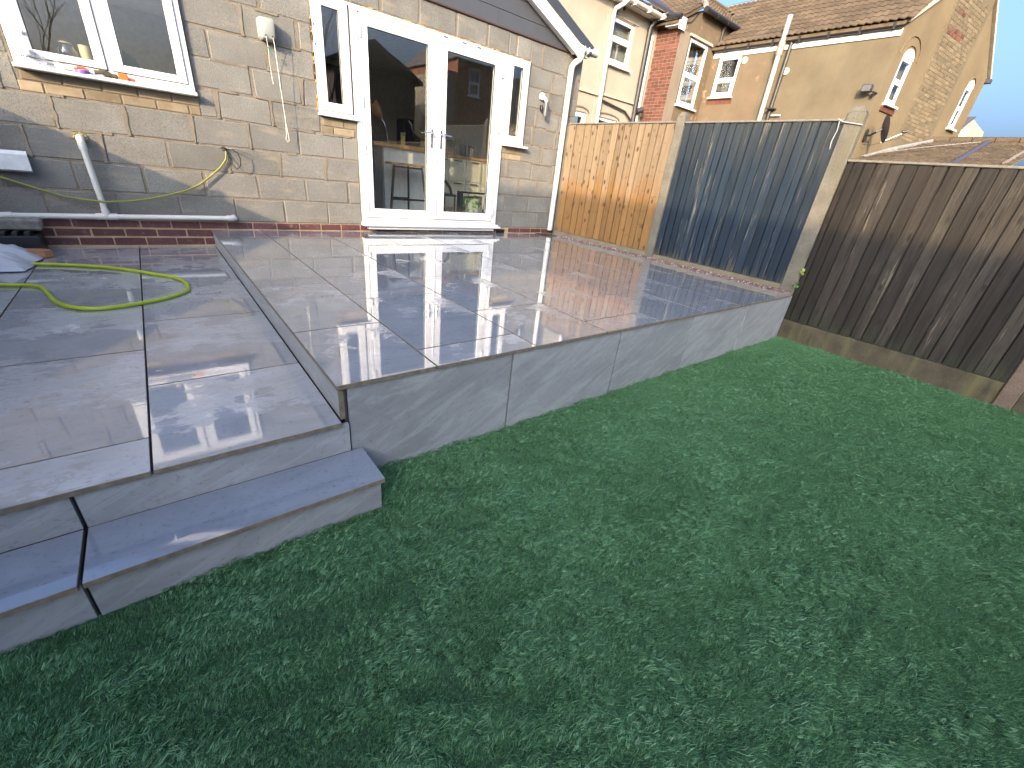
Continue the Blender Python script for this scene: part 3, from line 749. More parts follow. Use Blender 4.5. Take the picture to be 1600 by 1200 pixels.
TILE = {}
def tile_mesh(mat, cover=.28, gauge=.30):
    """double-roman tile: two rolls, a thick lower edge, tilted to lap the course below"""
    if mat.name in TILE: return TILE[mat.name]
    xs = [0, .02, .045, .07, .14, .16, .185, .21, .28]; hs = [0, .018, .028, .018, 0, .018, .028, .018, 0]
    V = []; F = []; n = len(xs)
    for y, lift in ((-.02, .026), (gauge + .05, .004)):
        V += [(x - cover / 2, y, h + lift) for x, h in zip(xs, hs)]
    V += [(x - cover / 2, -.02, h + .008) for x, h in zip(xs, hs)]
    for i in range(n - 1):
        F.append((i, i + 1, n + i + 1, n + i)); F.append((2 * n + i, 2 * n + i + 1, i + 1, i))
    TILE[mat.name] = MB().add(V, F).mesh('roof_tile', mat); return TILE[mat.name]
def tiled(parent, o, along, upd, L, S, mat, keep=None, single=True, cover=.28, gauge=.30):
    """lays tiles over a slope: o = lower left corner, along = unit vector along the eaves, upd = unit vector up the slope"""
    a, u_ = Vector(along).normalized(), Vector(upd).normalized(); n_ = a.cross(u_)
    Mx = Matrix(((a.x, u_.x, n_.x, 0), (a.y, u_.y, n_.y, 0), (a.z, u_.z, n_.z, 0), (0, 0, 0, 1)))
    me = tile_mesh(mat); b_ = MB()
    nr, nc = int(S / gauge + .99), int(L / cover + .99)
    for r in range(nr):
        for c in range(nc):
            p = Vector(o) + a * (c + .5) * cover + u_ * r * gauge
            if keep and not keep(p + u_ * .15): continue
            Mt = Matrix.Translation(p) @ Mx @ Matrix.Rotation(R.uniform(-.012, .012), 4, 'Z')
            if single:
                t = bpy.data.objects.new('roof_tile', me); link(t, parent); t.matrix_basis = Mt
            else:
                b_.add([Mt @ v.co for v in me.vertices], [tuple(p_.vertices) for p_ in me.polygons])
    if not single and b_.v: b_.build('roof_tiles', mat, parent, kind='stuff')

def win(parent, M, u0, u1, w0, w1, rows, t=.055, n=-.03, name='window', back=None, sill=True, label=None, depth=.5, hopper=True, sillmat=None):
    """upvc casement in the wall frame M: outer frame, a transom, panes, a sill and a sheet behind, dark grey in place of an unlit interior"""
    m = MB(M); frame_bars(m, u0, u1, w0, w1, t, n, .06)
    ws = [w0 + t] + list(rows) + [w1 - t]
    for r in rows: m.rbox(u0 + t, u1 - t, n, .06, r - t * .6, r + t * .6, .004)
    o = m.build(name, M_upvc, parent, label=label)
    for i in range(len(ws) - 1):
        a = ws[i] + (t * .6 if i else 0); b = ws[i + 1] - (t * .6 if i < len(ws) - 2 else 0)
        if hopper and i == 0:
            m = MB(M); frame_bars(m, u0 + t + .004, u1 - t - .004, a + .004, b - .004, .035, n - .012, n + .03, .003); m.build('sash', M_upvc, o)
        m = MB(M); m.box(u0 + t + .002, u1 - t - .002, .012, .018, a, b); m.build('pane', M_glassf, o)
    m = MB(M); m.slab_wall(u0 - .05, u1 + .05, w0 - .05, w1 + .05, [], depth, depth + .02); m.build('room_sheet', back or M_room, o)  # backing sheet; its default dark colour stands in for interior shade
    if sill:
        m = MB(M); m.rbox(u0 - .05, u1 + .05, -.09, .05, w0 - .045, w0 - .002, .005); m.build('sill', sillmat or M_upvc, o)
    return o

# ---- cream house
YC = 3.384
cream = thing('cream_house', 'cream rendered two storey house just beyond the fence, left of the brick one', 'house', (8.8, 4.2, ZG))
Mc = frame((0, YC, 0), (1, 0, 0))
CW = (8.93, 9.74, 3.47, 4.35); CA = (8.03, 8.52, 1.2, 2.36); CB = (8.92, 9.72, 1.2, 2.36)
m = MB(Mc); m.slab_wall(6.6, 10.655, -.9, 4.66, [CW, CA, CB], 0, .28); m.box(6.6, 6.88, .28, 5.0, -.9, 4.66)
cwall = m.build('wall', M_creamwall, cream)
win(cream, Mc, *CW, [3.99], t=.07, n=.02, back=M_blind, depth=.16, label='white upstairs window with a pale blind')
m = MB(Mc); m.box(8.9, 9.86, -.02, .0, 4.375, 4.395); m.build('drip_moulding', M_conc, cream)
for (a, b, z0, z1), lb in ((CA, 'small arched doorway with a dim pane'), (CB, 'wider arched opening above the fence')):
    m = MB(Mc); n_ = 10; cx, hw = (a + b) / 2, (b - a) / 2
    arc = [(cx + (hw + .07) * math.cos(math.pi * i / n_), z1 + .02 + .10 * math.sin(math.pi * i / n_)) for i in range(n_ + 1)]
    arc2 = [(cx + (hw + .05) * math.cos(math.pi * i / n_), z1 - .0 + .09 * math.sin(math.pi * i / n_)) for i in range(n_ + 1)][::-1]
    for i in range(n_):
        q = [arc[i], arc[i + 1], arc2[n_ - 1 - i], arc2[n_ - i]]; m.prism(q, 1, -.022, -.001)
    m.build('arch_moulding', plain('dark_moulding', (.18, .15, .11), .9), cream)
    w_ = win(cream, Mc, a, b, z0, z1, [z1 - .18] if b - a > .6 else [], t=.07, n=.03, sill=False, label=lb)
for x0, x1, z in ((6.6, 8.79, 2.79), (8.97, 10.36, 2.83)):
    m = MB(Mc); m.rbox(x0, x1, -.04, -.001, z - .025, z + .03, .004); m.build('string_course', M_conc, cream)
cg = MB(Mc)
arcp = [(-.28 + .075 * math.cos(a), 4.665 + .075 * math.sin(a)) for a in [math.pi + math.pi * i / 8 for i in range(9)]]
cg.prism([(p[0], p[1]) for p in arcp], 0, 9.02, 10.72); cg.build('gutter', M_pipe, cream)
m = MB(Mc); m.box(6.6, 10.72, -.200, -.001, 4.60, 4.62); m.box(6.6, 10.72, -.204, -.184, 4.6205, 4.78); m.build('soffit', M_upvc, cream)
for x in (9.2, 9.75, 10.3):
    m = MB(Mc); m.rbox(x, x + .035, -.37, -.2045, 4.57, 4.69, .004); m.build('gutter_bracket', M_pipe, cream)
m = MB(Mc); m.prism([(-.36, 4.735), (3.2, 6.9), (3.2, 6.97), (-.36, 4.80)], 0, 6.4, 10.72); m.build('roof', M_slate, cream)
m = MB(Mc); m.tube([(9.03, -.27, 4.63), (8.98, -.22, 4.56), (8.87, -.075, 4.46), (8.855, -.06, 4.36), (8.875, -.06, 1.5)], .048, 12); m.build('downpipe', M_pipe, cream, True)
m = MB(Mc); m.rbox(9.0, 9.07, -.06, -.001, 4.40, 4.49, .004); m.build('camera_box', M_lead, cream)
for x, z in ((9.2, 4.53), (10.28, 4.50)):
    m = MB(Mc); m.rbox(x, x + .06, -.03, -.001, z, z + .07, .003); m.build('vent_hole', plain('vent_brown', (.07, .04, .03), .8), cream)
m = MB(Mc); m.tube([(10.46, -.35, 4.74), (10.42, -.28, 4.68), (10.30, -.12, 4.56), (10.22, -.09, 4.42), (10.22, -.09, 4.2), (10.27, -.09, 1.2)], .058, 12); m.build('soil_pipe', M_iron, cream, True)
m = MB(Mc); m.tube([(10.30, -.12, 2.66), (10.44, -.2, 2.72)], .07, 12); m.build('pipe_socket', M_iron, cream, True)
m = MB(Mc); m.tube([(10.40, -.075, 4.30), (10.42, -.075, 1.2)], .036, 10); m.build('downpipe', M_pipe, cream, True)
m = MB(Mc); m.tube([(8.93, -.05, 2.70), (9.9, -.05, 2.60), (10.22, -.07, 2.42), (10.27, -.09, 2.36)], .024, 8); m.build('waste_branch', M_iron, cream, True)
m = MB(Mc); m.tube([(8.71, -.012, 4.40), (8.72, -.012, 2.6), (8.73, -.012, 1.5)], .006, 5); m.build('wire', M_conc, cream)

# ---- tan rendered house with a brick side
tan = thing('rendered_house', 'tan rendered terraced house with one red brick side and a brown tiled roof', 'house', (12.3, 0, ZG))
XB, YE, XT = 10.66, 2.68, 12.3
# red brick side (faces -x), every visible brick its own piece
m = MB(); m.box(XB + .006, XB + .3, YE, YC + .9, -.9, 4.58); bw = m.build('brick_wall', M_redmort, tan)
for k in range(31):
    z0 = 2.20 + k * .075; y = YE + (.0 if k % 2 else -.11); i = 0
    hd = k % 6 == 3
    while y < YC:
        L = .1075 if hd else .215
        a, b = max(y, YE + .002), min(y + L, YC - .004)
        if b - a > .035: piece('brick', (.05, round(b - a, 3), .065), M_redbr, (XB + .0245 + R.uniform(-.002, .002), (a + b) / 2, z0 + .0325), bw, .003, .001)
        y += L + .010
m = MB(); m.box(XB + .006, XB + .05, YE, YC - .002, -.9, 2.195); m.build('brick_wall_foot', M_redbr, tan)
# end wall of the outrigger (faces the garden)
Me = frame((0, YE, 0), (1, 0, 0)); EW = (11.12, 11.99, 2.94, 4.36)
m = MB(Me); m.slab_wall(10.715, 13.3, -.9, 4.40, [EW], -.012, .27)
m.prism([(10.715, 4.4005), (13.3, 4.4005), (13.3, 4.93), (11.36, 4.95), (10.715, 4.62)], 1, -.012, .27)
m.build('peeling_wall', M_tanpeel, tan)
m = MB(Me); m.box(10.659, 11.05, -.020, -.0125, -.9, 4.42); m.build('render_margin', mat_render('grey_tan_margin', (.20, .16, .12), (.25, .205, .155), .4, st=.5, stain=(.15, .11, .07)), tan)
win(tan, Me, *EW, [3.64], t=.065, n=.0, label='tall white window with its lower sash ajar', depth=.35)
m = MB(Me); m.prism([(11.2, 3.02), (11.55, 3.02), (11.9, 4.28), (11.6, 4.28)], 1, .30, .32); m.build('curtain', M_blind, tan)
m = MB(Me); m.rbox(11.03, 12.10, -.06, -.0125, 4.375, 4.43, .004); m.build('lintel', M_conc, tan)
# eaves of the brick side
m = MB(); m.box(XB - .20, XB - .002, YE - .05, YC - .35, 4.46, 4.48); m.box(XB - .21, XB - .1925, YE - .05, YC - .35, 4.4805, 4.60); m.prism([(YE - .075, 4.38), (YE - .0505, 4.38), (YE - .0505, 4.62), (YE - .075, 4.62)], 0, XB - .215, XB + .03); m.build('fascia', M_upvc, tan)
m = MB(); m.tube([(XB - .25, YE - .1, 4.61), (XB - .25, YC - .4, 4.61)], .05, 10); m.build('gutter', M_black, tan, True)
# outrigger roofs: one slope over the brick side, one over the end wall, meeting at a lead hip
SU = Vector((1, 0, .55)).normalized()
def roof_plate(poly, th=.05):
    """closed plate: a sloping polygon with its underside"""
    n_ = len(poly); m = MB(); m.add([tuple(p) for p in poly] + [(p[0], p[1], p[2] - th) for p in poly], [tuple(range(n_)), tuple(range(n_, 2 * n_))[::-1]] + [(i, n_ + i, n_ + (i + 1) % n_, (i + 1) % n_) for i in range(n_)])
    return m
zs = lambda x: 4.54 + .55 * (x - XB + .25); zf = lambda y: 4.955 + .65 * (y - 2.56)
side_roof = roof_plate([(XB - .25, YE - .03, zs(XB - .25)), (11.25, 2.60, zs(11.25)), (12.93, 3.98, zs(12.93)), (12.93, 6.6, zs(12.93)), (XB - .25, 6.6, zs(XB - .25))]).build('roof', M_rtile, tan)
tiled(side_roof, (XB - .25, 6.3, 4.548), (0, -1, 0), SU, 3.75, 2.8, M_rtile, lambda p: (p.y - 2.56) > .846 * (p.x - 11.25) - .02 and p.y > YE - .02)
front_roof = roof_plate([(11.25, 2.56, zf(2.56)), (13.14, 2.56, zf(2.56)), (14.5, 3.98, zf(3.98)), (12.93, 3.98, zf(3.98))]).build('roof', M_rtile, tan)
tiled(front_roof, (11.25, YE - .12, 4.965), (1, 0, 0), (0, 1, .65), 3.2, 1.72, M_rtile, lambda p: (p.y - 2.56) < .846 * (p.x - 11.25) + .02 and (p.x - 13.16) < (p.y - 2.56) * .97)
m = MB(); m.tube([(11.25, 2.55, 5.01), (12.93, 3.98, 5.96)], .065, 8); m.build('hip_ridge', M_lead, tan, True)
m = MB(); m.tube([(12.9, 3.98, 5.93), (14.5, 3.98, 5.93)], .07, 8); m.build('ridge', M_rtile, tan, True)
m = MB(Me); m.tube([(11.27, -.16, 4.93), (13.2, -.16, 4.935)], .058, 10); m.tube([(11.25, -.16, 4.93), (11.30, -.16, 4.93)], .066, 10)
for x in (11.75, 12.3, 12.9): m.rbox(x, x + .04, -.225, -.10, 4.87, 4.96, .003)
m.build('gutter', M_black, tan, True)
m = MB(Me); m.tube([(12.42, -.10, 4.90), (12.42, -.06, 4.80), (12.42, -.05, 4.44)], .035, 8); m.build('downpipe', M_iron, tan, True)
m = MB(Me); m.tube([(10.72, -.03, 4.56), (10.95, -.03, 4.62), (11.22, -.03, 4.88)], .008, 5); m.build('wire', M_black, tan)
# long tan wall (faces -x); local u runs towards the viewer
Mt = frame((XT, 0, 0), (0, -1, 0)); TW = (-2.42, -1.84, 3.27, 4.15)
m = MB(Mt); m.slab_wall(-2.668, 1.50, -.9, 4.24, [TW], 0, .27); m.build('long_wall', M_tan, tan)
m = MB(Mt); m.slab_wall(-2.666, -1.10, -.9, 4.20, [(-2.46, -1.80, 3.2, 4.2)], -.008, -.0008); m.build('peeling_patch', M_tanpeel, tan)
win(tan, Mt, *TW, [3.66], t=.06, n=-.02, label='small white window beside the flue')
m = MB(Mt); m.box(-2.50, -1.78, -.012, -.0085, 3.10, 3.215); m.build('brick_sill', M_redbr, tan)
m = MB(Mt); m.box(-2.62, 1.46, -.03, -.001, 4.16, 4.30); m.build('fascia', M_upvc, tan)
m = MB(Mt); m.tube([(-2.60, -.085, 4.325), (1.47, -.085, 4.325)], .055, 10)
for i in range(7): m.rbox(-2.3 + i * .6, -2.25 + i * .6, -.15, -.03, 4.265, 4.36, .003)
m.build('gutter', M_black, tan, True)
TS = Vector((1, 0, .64)).normalized()
m = MB(); m.prism([(XT - .14, 4.37), (14.9, 4.37 + (14.9 - XT + .14) * .64), (17.75, 4.37 - .14), (17.75, 4.12), (14.9, 5.93), (XT - .14, 4.31)], 1, -1.50, 4.6)
tr_ = m.build('roof', M_rtile, tan)
tiled(tr_, (XT - .16, 4.55, 4.385), (0, -1, 0), TS, 6.05, 3.25, M_rtile, lambda p: (p.y < 2.62 or (p.x - 13.1) > (p.y - 2.62) * 1.0) and p.y > -1.52)
m = MB(); m.tube([(14.9, -1.5, 6.09), (14.9, 4.6, 6.09)], .09, 8); m.build('ridge', M_lead, tan, True)
m = MB(); m.prism([(12.42, 4.46), (12.8, 4.75), (13.2, 4.95), (13.2, 4.46)], 1, 2.62, 2.66); m.build('flashing', M_lead, tan)
# flue, black pipe and small fittings on the long wall
fl = MB(Mt); fl.tube([(-.80, -.16, 2.0), (-.83, -.16, 4.05)], .056, 14); fl.tube([(-.835, -.16, 4.28), (-.84, -.16, 4.74)], .056, 14); fl.tube([(-.84, -.16, 4.74), (-.84, -.16, 4.78)], .062, 14); fl.build('flue', M_galv, tan, True)
fl = MB(Mt); fl.tube([(-.83, -.16, 4.02), (-.83, -.16, 4.10), (-.832, -.16, 4.26), (-.834, -.16, 4.31)], [.075, .09, .075, .06], 14); fl.build('flue_collar', plain('rusty_collar', (.40, .33, .24), .5, .4, mottled=.4, scale=12), tan, True)
fl = MB(Mt); fl.tube([(-.66, -.06, 2.0), (-.66, -.06, 4.28)], .042, 10); fl.build('soil_pipe', M_iron, tan, True)
fl = MB(Mt); fl.rbox(-.72, -.54, -.19, -.001, 2.92, 2.95, .004); fl.build('pipe_bracket', M_iron, tan)
fl = MB(Mt); fl.tube([(-.60, -.05, 2.80), (-.38, -.05, 2.80)], .020, 8); fl.build('overflow_pipe', M_pipe, tan, True)
for u_, z_ in ((-1.72, 4.04), (-.60, 3.72)):
    fl = MB(Mt); fl.tube([(u_, -.001, z_), (u_, -.03, z_)], .075, 16); fl.tube([(u_, -.03, z_), (u_, -.05, z_ - .005)], .045, 12); fl.build('vent_cover', plain('cream_vent', (.55, .50, .38), .5), tan, True)
# ochre end wall, very obliquely seen; local u from the corner
uE = Vector((5.36, -.70, 0)).normalized(); Mx_ = frame((XT, -1.50, 0), uE)
W1 = (.37, .885, 3.05, 3.88); W2 = (4.36, 4.80, 3.12, 4.02)
m = MB(Mx_); m.slab_wall(0, 5.40, -.9, 4.36, [W1, W2], 0, .27); m.prism([(0, 4.36), (5.40, 4.36), (2.7, 6.03)], 1, 0, .27); m.build('gable_wall', M_tanend, tan)
m = MB(Mx_); m.slab_wall(1.66, 3.54, -.9, 5.2, [], -.035, -.001); m.prism([(1.66, 5.2), (3.54, 5.2), (3.54, 5.5), (2.7, 6.0), (1.66, 5.35)], 1, -.035, -.001); brs = m.build('chimney_breast', M_tan, tan)
BR2 = random.Random(12)
for k in range(38):
    z0 = 2.55 + k * .075; u_ = 1.67 + (.11 if k % 2 else 0) 
    while u_ < 3.32:
        if BR2.random() < .92:
            o = piece('brick', (.2, .018, .062), M_tanbr if not ((k in (27, 28) and 1.75 < u_ < 2.6) or (k == 32 and 1.85 < u_ < 2.3)) else M_redbr, tuple(Mx_ @ Vector((u_ + .1, -.030 + BR2.uniform(-.002, .001), z0 + .031))), brs, .003, .001, rot=(0, 0, math.atan2(uE.y, uE.x)))
        u_ += .225
for W, nm in ((W1, 'tall arched white window beside the corner'), (W2, 'narrow arched white window near the far edge')):
    w_ = win(tan, Mx_, W[0], W[1], W[2], W[3], [(W[2] + W[3]) / 2 + .02], t=.055, n=.0, label=nm, depth=.25)
    m = MB(Mx_); n_ = 10; cx, hw = (W[0] + W[1]) / 2, (W[1] - W[0]) / 2
    m.prism([(cx + hw * math.cos(math.pi * i / n_), W[3] + .003 + .17 * math.sin(math.pi * i / n_)) for i in range(n_ + 1)], 1, -.012, -.001); m.build('arched_head', M_upvc, w_)
    m = MB(Mx_)
    for rr, tt in (((1.14, .20), .018), ((1.75, .36), .025)) if W is W1 else (((1.14, .20), .016),):
        for i in range(n_):
            t0, t1 = math.pi * i / n_, math.pi * (i + 1) / n_
            f = lambda t, e: (cx + (hw * rr[0] + e) * math.cos(t), W[3] + .02 + (rr[1] + e) * math.sin(t))
            m.prism([f(t0, 0), f(t1, 0), f(t1, tt), f(t0, tt)], 1, -.02, -.001)
    m.build('arch_moulding', plain('brown_moulding', (.16, .11, .06), .9), w_)  # arch moulding in one even brown
m = MB(Mx_); m.box(.30, .98, -.03, -.001, 2.90, 2.995); m.build('brick_sill', M_redbr, tan)
for (u0, z0, u1, z1) in ((-.06, 4.36, 2.7, 6.08), (5.50, 4.34, 2.7, 6.08)):
    m = MB(Mx_); m.prism([(u0, z0), (u1, z1), (u1, z1 + .07), (u0, z0 + .07)] if u0 < u1 else [(u1, z1), (u0, z0), (u0, z0 + .07), (u1, z1 + .07)], 1, -.06, .27); m.build('verge', M_conc, tan)
m = MB(Mx_); m.rbox(5.35, 5.52, -.10, .2, 4.27, 4.36, .004); m.build('eaves_end', M_slate, tan)
# ---- things fixed to that house
fd = thing('floodlight', 'small black floodlight near the corner of the tan wall', 'floodlight', (12.3, -1.4, 3.2))
m = MB(Mt); m.tube([(1.46, -.001, 3.17), (1.44, -.08, 3.17), (1.36, -.13, 3.20)], .016, 8); m.build('arm', M_black, fd, True)
m = MB(Mt); m.rbox(1.20, 1.38, -.22, -.10, 3.17, 3.31, .01); m.build('head', M_iron, fd)
m = MB(Mt); m.box(1.215, 1.365, -.2245, -.2205, 3.185, 3.295); m.build('lens', plain('floodlight_lens', (.10, .10, .10), .2), fd)
m = MB(Mt); m.tube([(1.40, -.05, 3.14), (1.43, -.09, 3.12)], .03, 10); m.build('sensor', M_black, fd)
ds = thing('satellite_dish', 'dark satellite dish on a bracket at the corner of the tan house', 'satellite dish', (12.3, -1.8, 2.45))
cD = Vector((12.29, -1.84, 2.50)); fD = Vector((.45, -.86, .25)).normalized(); aD = Vector((0, 0, 1)).cross(fD).normalized(); bD = fD.cross(aD)
m = MB(); V = []; F = []; N_ = 20
for ir in range(5):
    r_ = .25 * ir / 4
    for k in range(N_):
        t = 2 * math.pi * k / N_; V.append(cD + aD * r_ * math.cos(t) + bD * r_ * 1.08 * math.sin(t) + fD * (.75 * r_ * r_))
for ir in range(4):
    for k in range(N_): F.append((ir * N_ + k, ir * N_ + (k + 1) % N_, (ir + 1) * N_ + (k + 1) % N_, (ir + 1) * N_ + k))
m.add(V, F); m.add([v - fD * .008 for v in V], [f[::-1] for f in F]); m.build('dish', plain('dark_dish', (.06, .055, .055), .5), ds, True)
m = MB(); m.tube([tuple(cD - fD * .01), tuple(cD - fD * .09 + Vector((0, 0, -.03))), (12.42, -1.62, 2.40), (12.44, -1.53, 2.40)], .02, 8); m.rbox(12.36, 12.52, -1.545, -1.535, 2.28, 2.52, .003); m.build('bracket', M_black, ds, True)
m = MB(); lnb = cD + fD * .42 - bD * .12; m.tube([tuple(cD - bD * .25), tuple(lnb)], .009, 6); m.build('arm', M_steel, ds)
m = MB(); m.tube([tuple(lnb), tuple(lnb - fD * .08)], .032, 10); m.build('receiver', M_black, ds, True)
m = MB(); m.tube([tuple(lnb), tuple(lnb + Vector((-.1, .05, -.14))), tuple(cD + Vector((.02, .1, -.30))), (12.40, -1.56, 2.22)], .005, 5); m.build('lead', M_black, ds)

# ---- low tiled roof below the end wall
lr = thing('low_outbuilding', 'low outbuilding with a shallow mossy tiled roof beside the tan house', 'outbuilding', (14, -3, ZG))
K = .217; pz = lambda x: 1.90 + (x - 12.3) * K
m = MB(); m.prism([(11.95, pz(11.95) - .02), (16.0, pz(16.0) - .02), (16.0, pz(16) - .09), (11.95, pz(11.95) - .09)], 1, -3.93, -1.52); lroof = m.build('roof', M_mtile, lr)
tiled(lroof, (11.95, -1.55, pz(11.95)), (0, -1, 0), (1, 0, K), 2.40, 4.15, M_mtile, lambda p: p.y > -3.95 and p.y < -1.50 - .13 * (p.x - 12.3))
m = MB(); m.box(12.15, 15.9, -3.90, -1.9, -.9, pz(12.15) - .10); m.build('wall', M_redbr, lr)
for i in range(5): MB().tube([(16.02, -1.95 - i * .42, pz(16) + .03), (16.02, -2.355 - i * .42, pz(16) + .03)], .10, 8).build('ridge_tile', M_mtile, lr, True)
m = MB(); m.tube([(12.0, -3.28, pz(12.0) + .02), (15.95, -3.10, pz(15.95) + .02)], .065, 6); m.build('hip_ridge', M_slate, lr)
m = MB(); m.prism([(12.25, pz(12.25) - .12), (15.95, pz(15.95) - .12), (15.95, pz(15.95) + .06), (12.25, pz(12.25) + .06)], 1, -3.985, -3.935); m.build('verge', plain('worn_verge', (.20, .165, .13), .9, mottled=.3), lr)
m = MB(); n_ = frame((XT, -1.50, 0), uE); q = [n_ @ Vector((.34, -.05, 1.99)), n_ @ Vector((1.64, -.05, 2.30)), n_ @ Vector((1.68, -.09, 2.32)), n_ @ Vector((3.54, -.09, 2.70))]
m.tube([tuple(p) for p in q], .045, 6); m.build('flashing', M_lead, lr)
m = MB(); m.tube([(12.35, -1.72, 2.02), (13.5, -2.35, 2.30), (14.6, -3.16, 2.56)], .008, 5); m.build('wire', M_lead, lr)
fh = thing('far_house', 'small far off gable end showing past the tan house', 'house', (26.5, -.7, 0))
m = MB(); m.box(26, 30, -1.02, 3.0, -1, 3.9); m.prism([(-1.02, 3.9), (3.0, 3.9), (3.0, 4.60), (-.9, 4.75)], 0, 26, 30); m.build('wall', mat_render('pink_render', (.40, .31, .24), (.46, .37, .29)), fh)
m = MB(); m.prism([(-1.03, 4.76), (3.2, 4.62), (3.2, 3.95), (-.55, 3.92)], 0, 25.9, 25.99); m.build('roof', M_slate, fh)

# ------------------------------------------------------------------ houses behind the camera: they shade the garden and show in the glass
def house_block(name, label, x0, x1, y0, y1, ztop, wallmat, wins=(), parapet=None):
    t = thing(name, label, 'building', ((x0 + x1) / 2, (y0 + y1) / 2, ZG))
    Mh = Matrix(((-1, 0, 0, 0), (0, -1, 0, y1), (0, 0, 1, 0), (0, 0, 0, 1)))     # front faces +y
    m = MB(Mh); m.slab_wall(-x1, -x0, -1, ztop, [w_ for w_ in wins], 0, .3); m.build('wall', wallmat, t)
    m = MB(); m.box(x0, x1, y0, y0 + .3, -1, ztop); m.box(x0, x0 + .3, y0 + .3, y1 - .3, -1, ztop); m.box(x1 - .3, x1, y0 + .3, y1 - .3, -1, ztop); m.box(x0 + .3, x1 - .3, y0 + .3, y1 - .3, ztop - .2, ztop - .02)
    m.build('side_wall', wallmat, t)
    for w_ in wins: win(t, Mh, w_[0], w_[1], w_[2], w_[3], [(w_[2] + w_[3]) / 2], t=.07, n=.03)
    return t
M_bigbr = mat_brick('dull_red_brick', (.17, .06, .035), (.26, .095, .055), .1)
house_block('brick_building', 'flat roofed brick building behind the garden at the left', -11.3, -9.28, -20, -9, 6.645, M_bigbr, [(9.7, 10.7, 3.2, 4.6)])
house_block('low_brick_building', 'lower flat roofed brick building behind the garden', -13.3, -11.31, -13, -9.02, 6.03, M_bigbr, [(11.8, 12.8, 3.0, 4.4)])
bh = house_block('brick_house', 'brick house behind the garden whose reflection shows in the right door', 12.37, 14.42, -22, -16, 5.45, M_bigbr, [(-13.64, -12.98, 4.08, 5.26)])
m = MB(); m.prism([(-15.75, 5.46), (-19, 6.15), (-22.3, 5.46)][::-1], 0, 12.2, 15.2); m.build('roof', M_slate, bh)
house_block('cream_building', 'cream house behind the garden beside the reflected brick one', 14.43, 18.5, -22, -16.3, 5.4, M_creamwall)
house_block('pale_building', 'pale narrow house behind the garden left of the reflected brick one', 11.85, 12.36, -22, -16.2, 4.95, M_creamwall)
gh = thing('gabled_house', 'dark gabled house behind the garden whose roof line shows in the left door', 'house', (8, -18, ZG))
m = MB(); m.prism([(6.5, -1), (10.1, -1), (10.1, 4.15), (8.2, 5.10), (6.5, 4.3)], 1, -22, -16); m.build('wall', plain('dark_old_brick', (.06, .045, .04), .9, mottled=.3, scale=8), gh)
for sg in (1, -1):
    X = lambda x: 8.2 + sg * (x - 8.2)
    m = MB(); m.prism([(X(8.2), 5.11), (X(10.4), 4.01), (X(10.4), 4.13), (X(8.2), 5.25)][::-sg], 1, -22.2, -15.8); m.build('roof', M_slate, gh)
sh = thing('board_fence', 'dark upright board fence far behind the garden', 'fence', (9.5, -9.9, ZG))
for i in range(24): MB().rbox(7.4 + i * .16, 7.545 + i * .16, -9.92, -9.90, ZG, 2.25 + .02 * (i % 3), .003).build('board', M_blue, sh)
def bare_tree(label, x, y, h, seed):
    r_ = random.Random(seed); t = thing('bare_tree', label, 'tree', (x, y, ZG), 'leafless trees behind the garden'); m = MB(); tw = MB()
    def grow(p, d, l, rad_, depth, dest):
        pts = [p]; q = p
        for _ in range(4):
            d2 = (d + Vector((r_.uniform(-.18, .18), r_.uniform(-.18, .18), r_.uniform(-.02, .14)))).normalized(); q = q + d2 * l / 4; pts.append(q); d = d2
        dest.tube([tuple(a) for a in pts], [rad_ * (1 - .16 * i) for i in range(5)], 5, False)
        if depth:
            for _ in range(r_.choice((3, 3, 4))):
                k = r_.choice((2, 3, 4)); a = r_.uniform(0, 6.28); sp = r_.uniform(.45, .8)
                grow(pts[k], (d + Vector((math.cos(a) * sp, math.sin(a) * sp, r_.uniform(-.05, .35)))).normalized(), l * r_.uniform(.6, .78), rad_ * .5, depth - 1, tw)
    grow(Vector((x, y, ZG)), Vector((0, 0, 1)), h * .42, .09, 4, m)
    bk = plain('bark', (.05, .04, .03), .9, mottled=.3); m.build('trunk', bk, t); tw.build('branches', bk, t)
bare_tree('bare leafless tree behind the garden, seen in the left side light', 5.2, -12.5, 6.0, 3)
bare_tree('slim bare tree behind the garden, seen in the kitchen window', -2.3, -13.0, 5.2, 5)
# ------------------------------------------------------------------ kitchen behind the glass
M_kwall = plain('kitchen_wall', (.74, .72, .67), .8); M_kdark = plain('charcoal_units', (.085, .088, .098), .5); M_kfloor = plain('kitchen_floor', (.40, .36, .30), .4)
kr = MB(); kr.box(-2.39, 4.59, .262, 4.99, .06, .10); kr.build('kitchen_floor', M_kfloor, kind='structure')
kr = MB(); kr.box(-2.39, 4.59, 4.6, 4.7, .10, 2.39); kr.box(4.50, 4.595, .262, 4.6, .10, 2.39); kr.box(-2.395, -2.3, .262, 1.0, .10, 2.39); kr.box(-2.395, -2.3, 3.4, 4.6, .10, 2.39); kr.box(-2.395, -2.3, 1.0, 3.4, .10, 1.0); kr.box(-2.395, -2.3, 1.0, 3.4, 2.2, 2.39)
kr.build('kitchen_wall', M_kwall, kind='structure')
kr = MB(); kr.box(-2.39, 4.59, .262, 4.99, 2.396, 2.40); kr.build('kitchen_ceiling', plain('ceiling_paint', (.78, .78, .76), .9), kind='structure')
M_oak = plain('oiled_worktop', (.46, .24, .075), .35, mottled=.35, scale=9); M_cream = plain('cream_units', (.68, .64, .52), .45); M_panel = plain('white_panel', (.76, .75, .71), .5)
bar = thing('breakfast_bar', 'breakfast bar with oak worktop and white end panel behind the left door', 'counter', (2.4, 1.0, .1))
m = MB(); m.rbox(1.96, 2.86, .74, 1.25, .957, 1.0, .004); m.build('worktop', M_oak, bar)
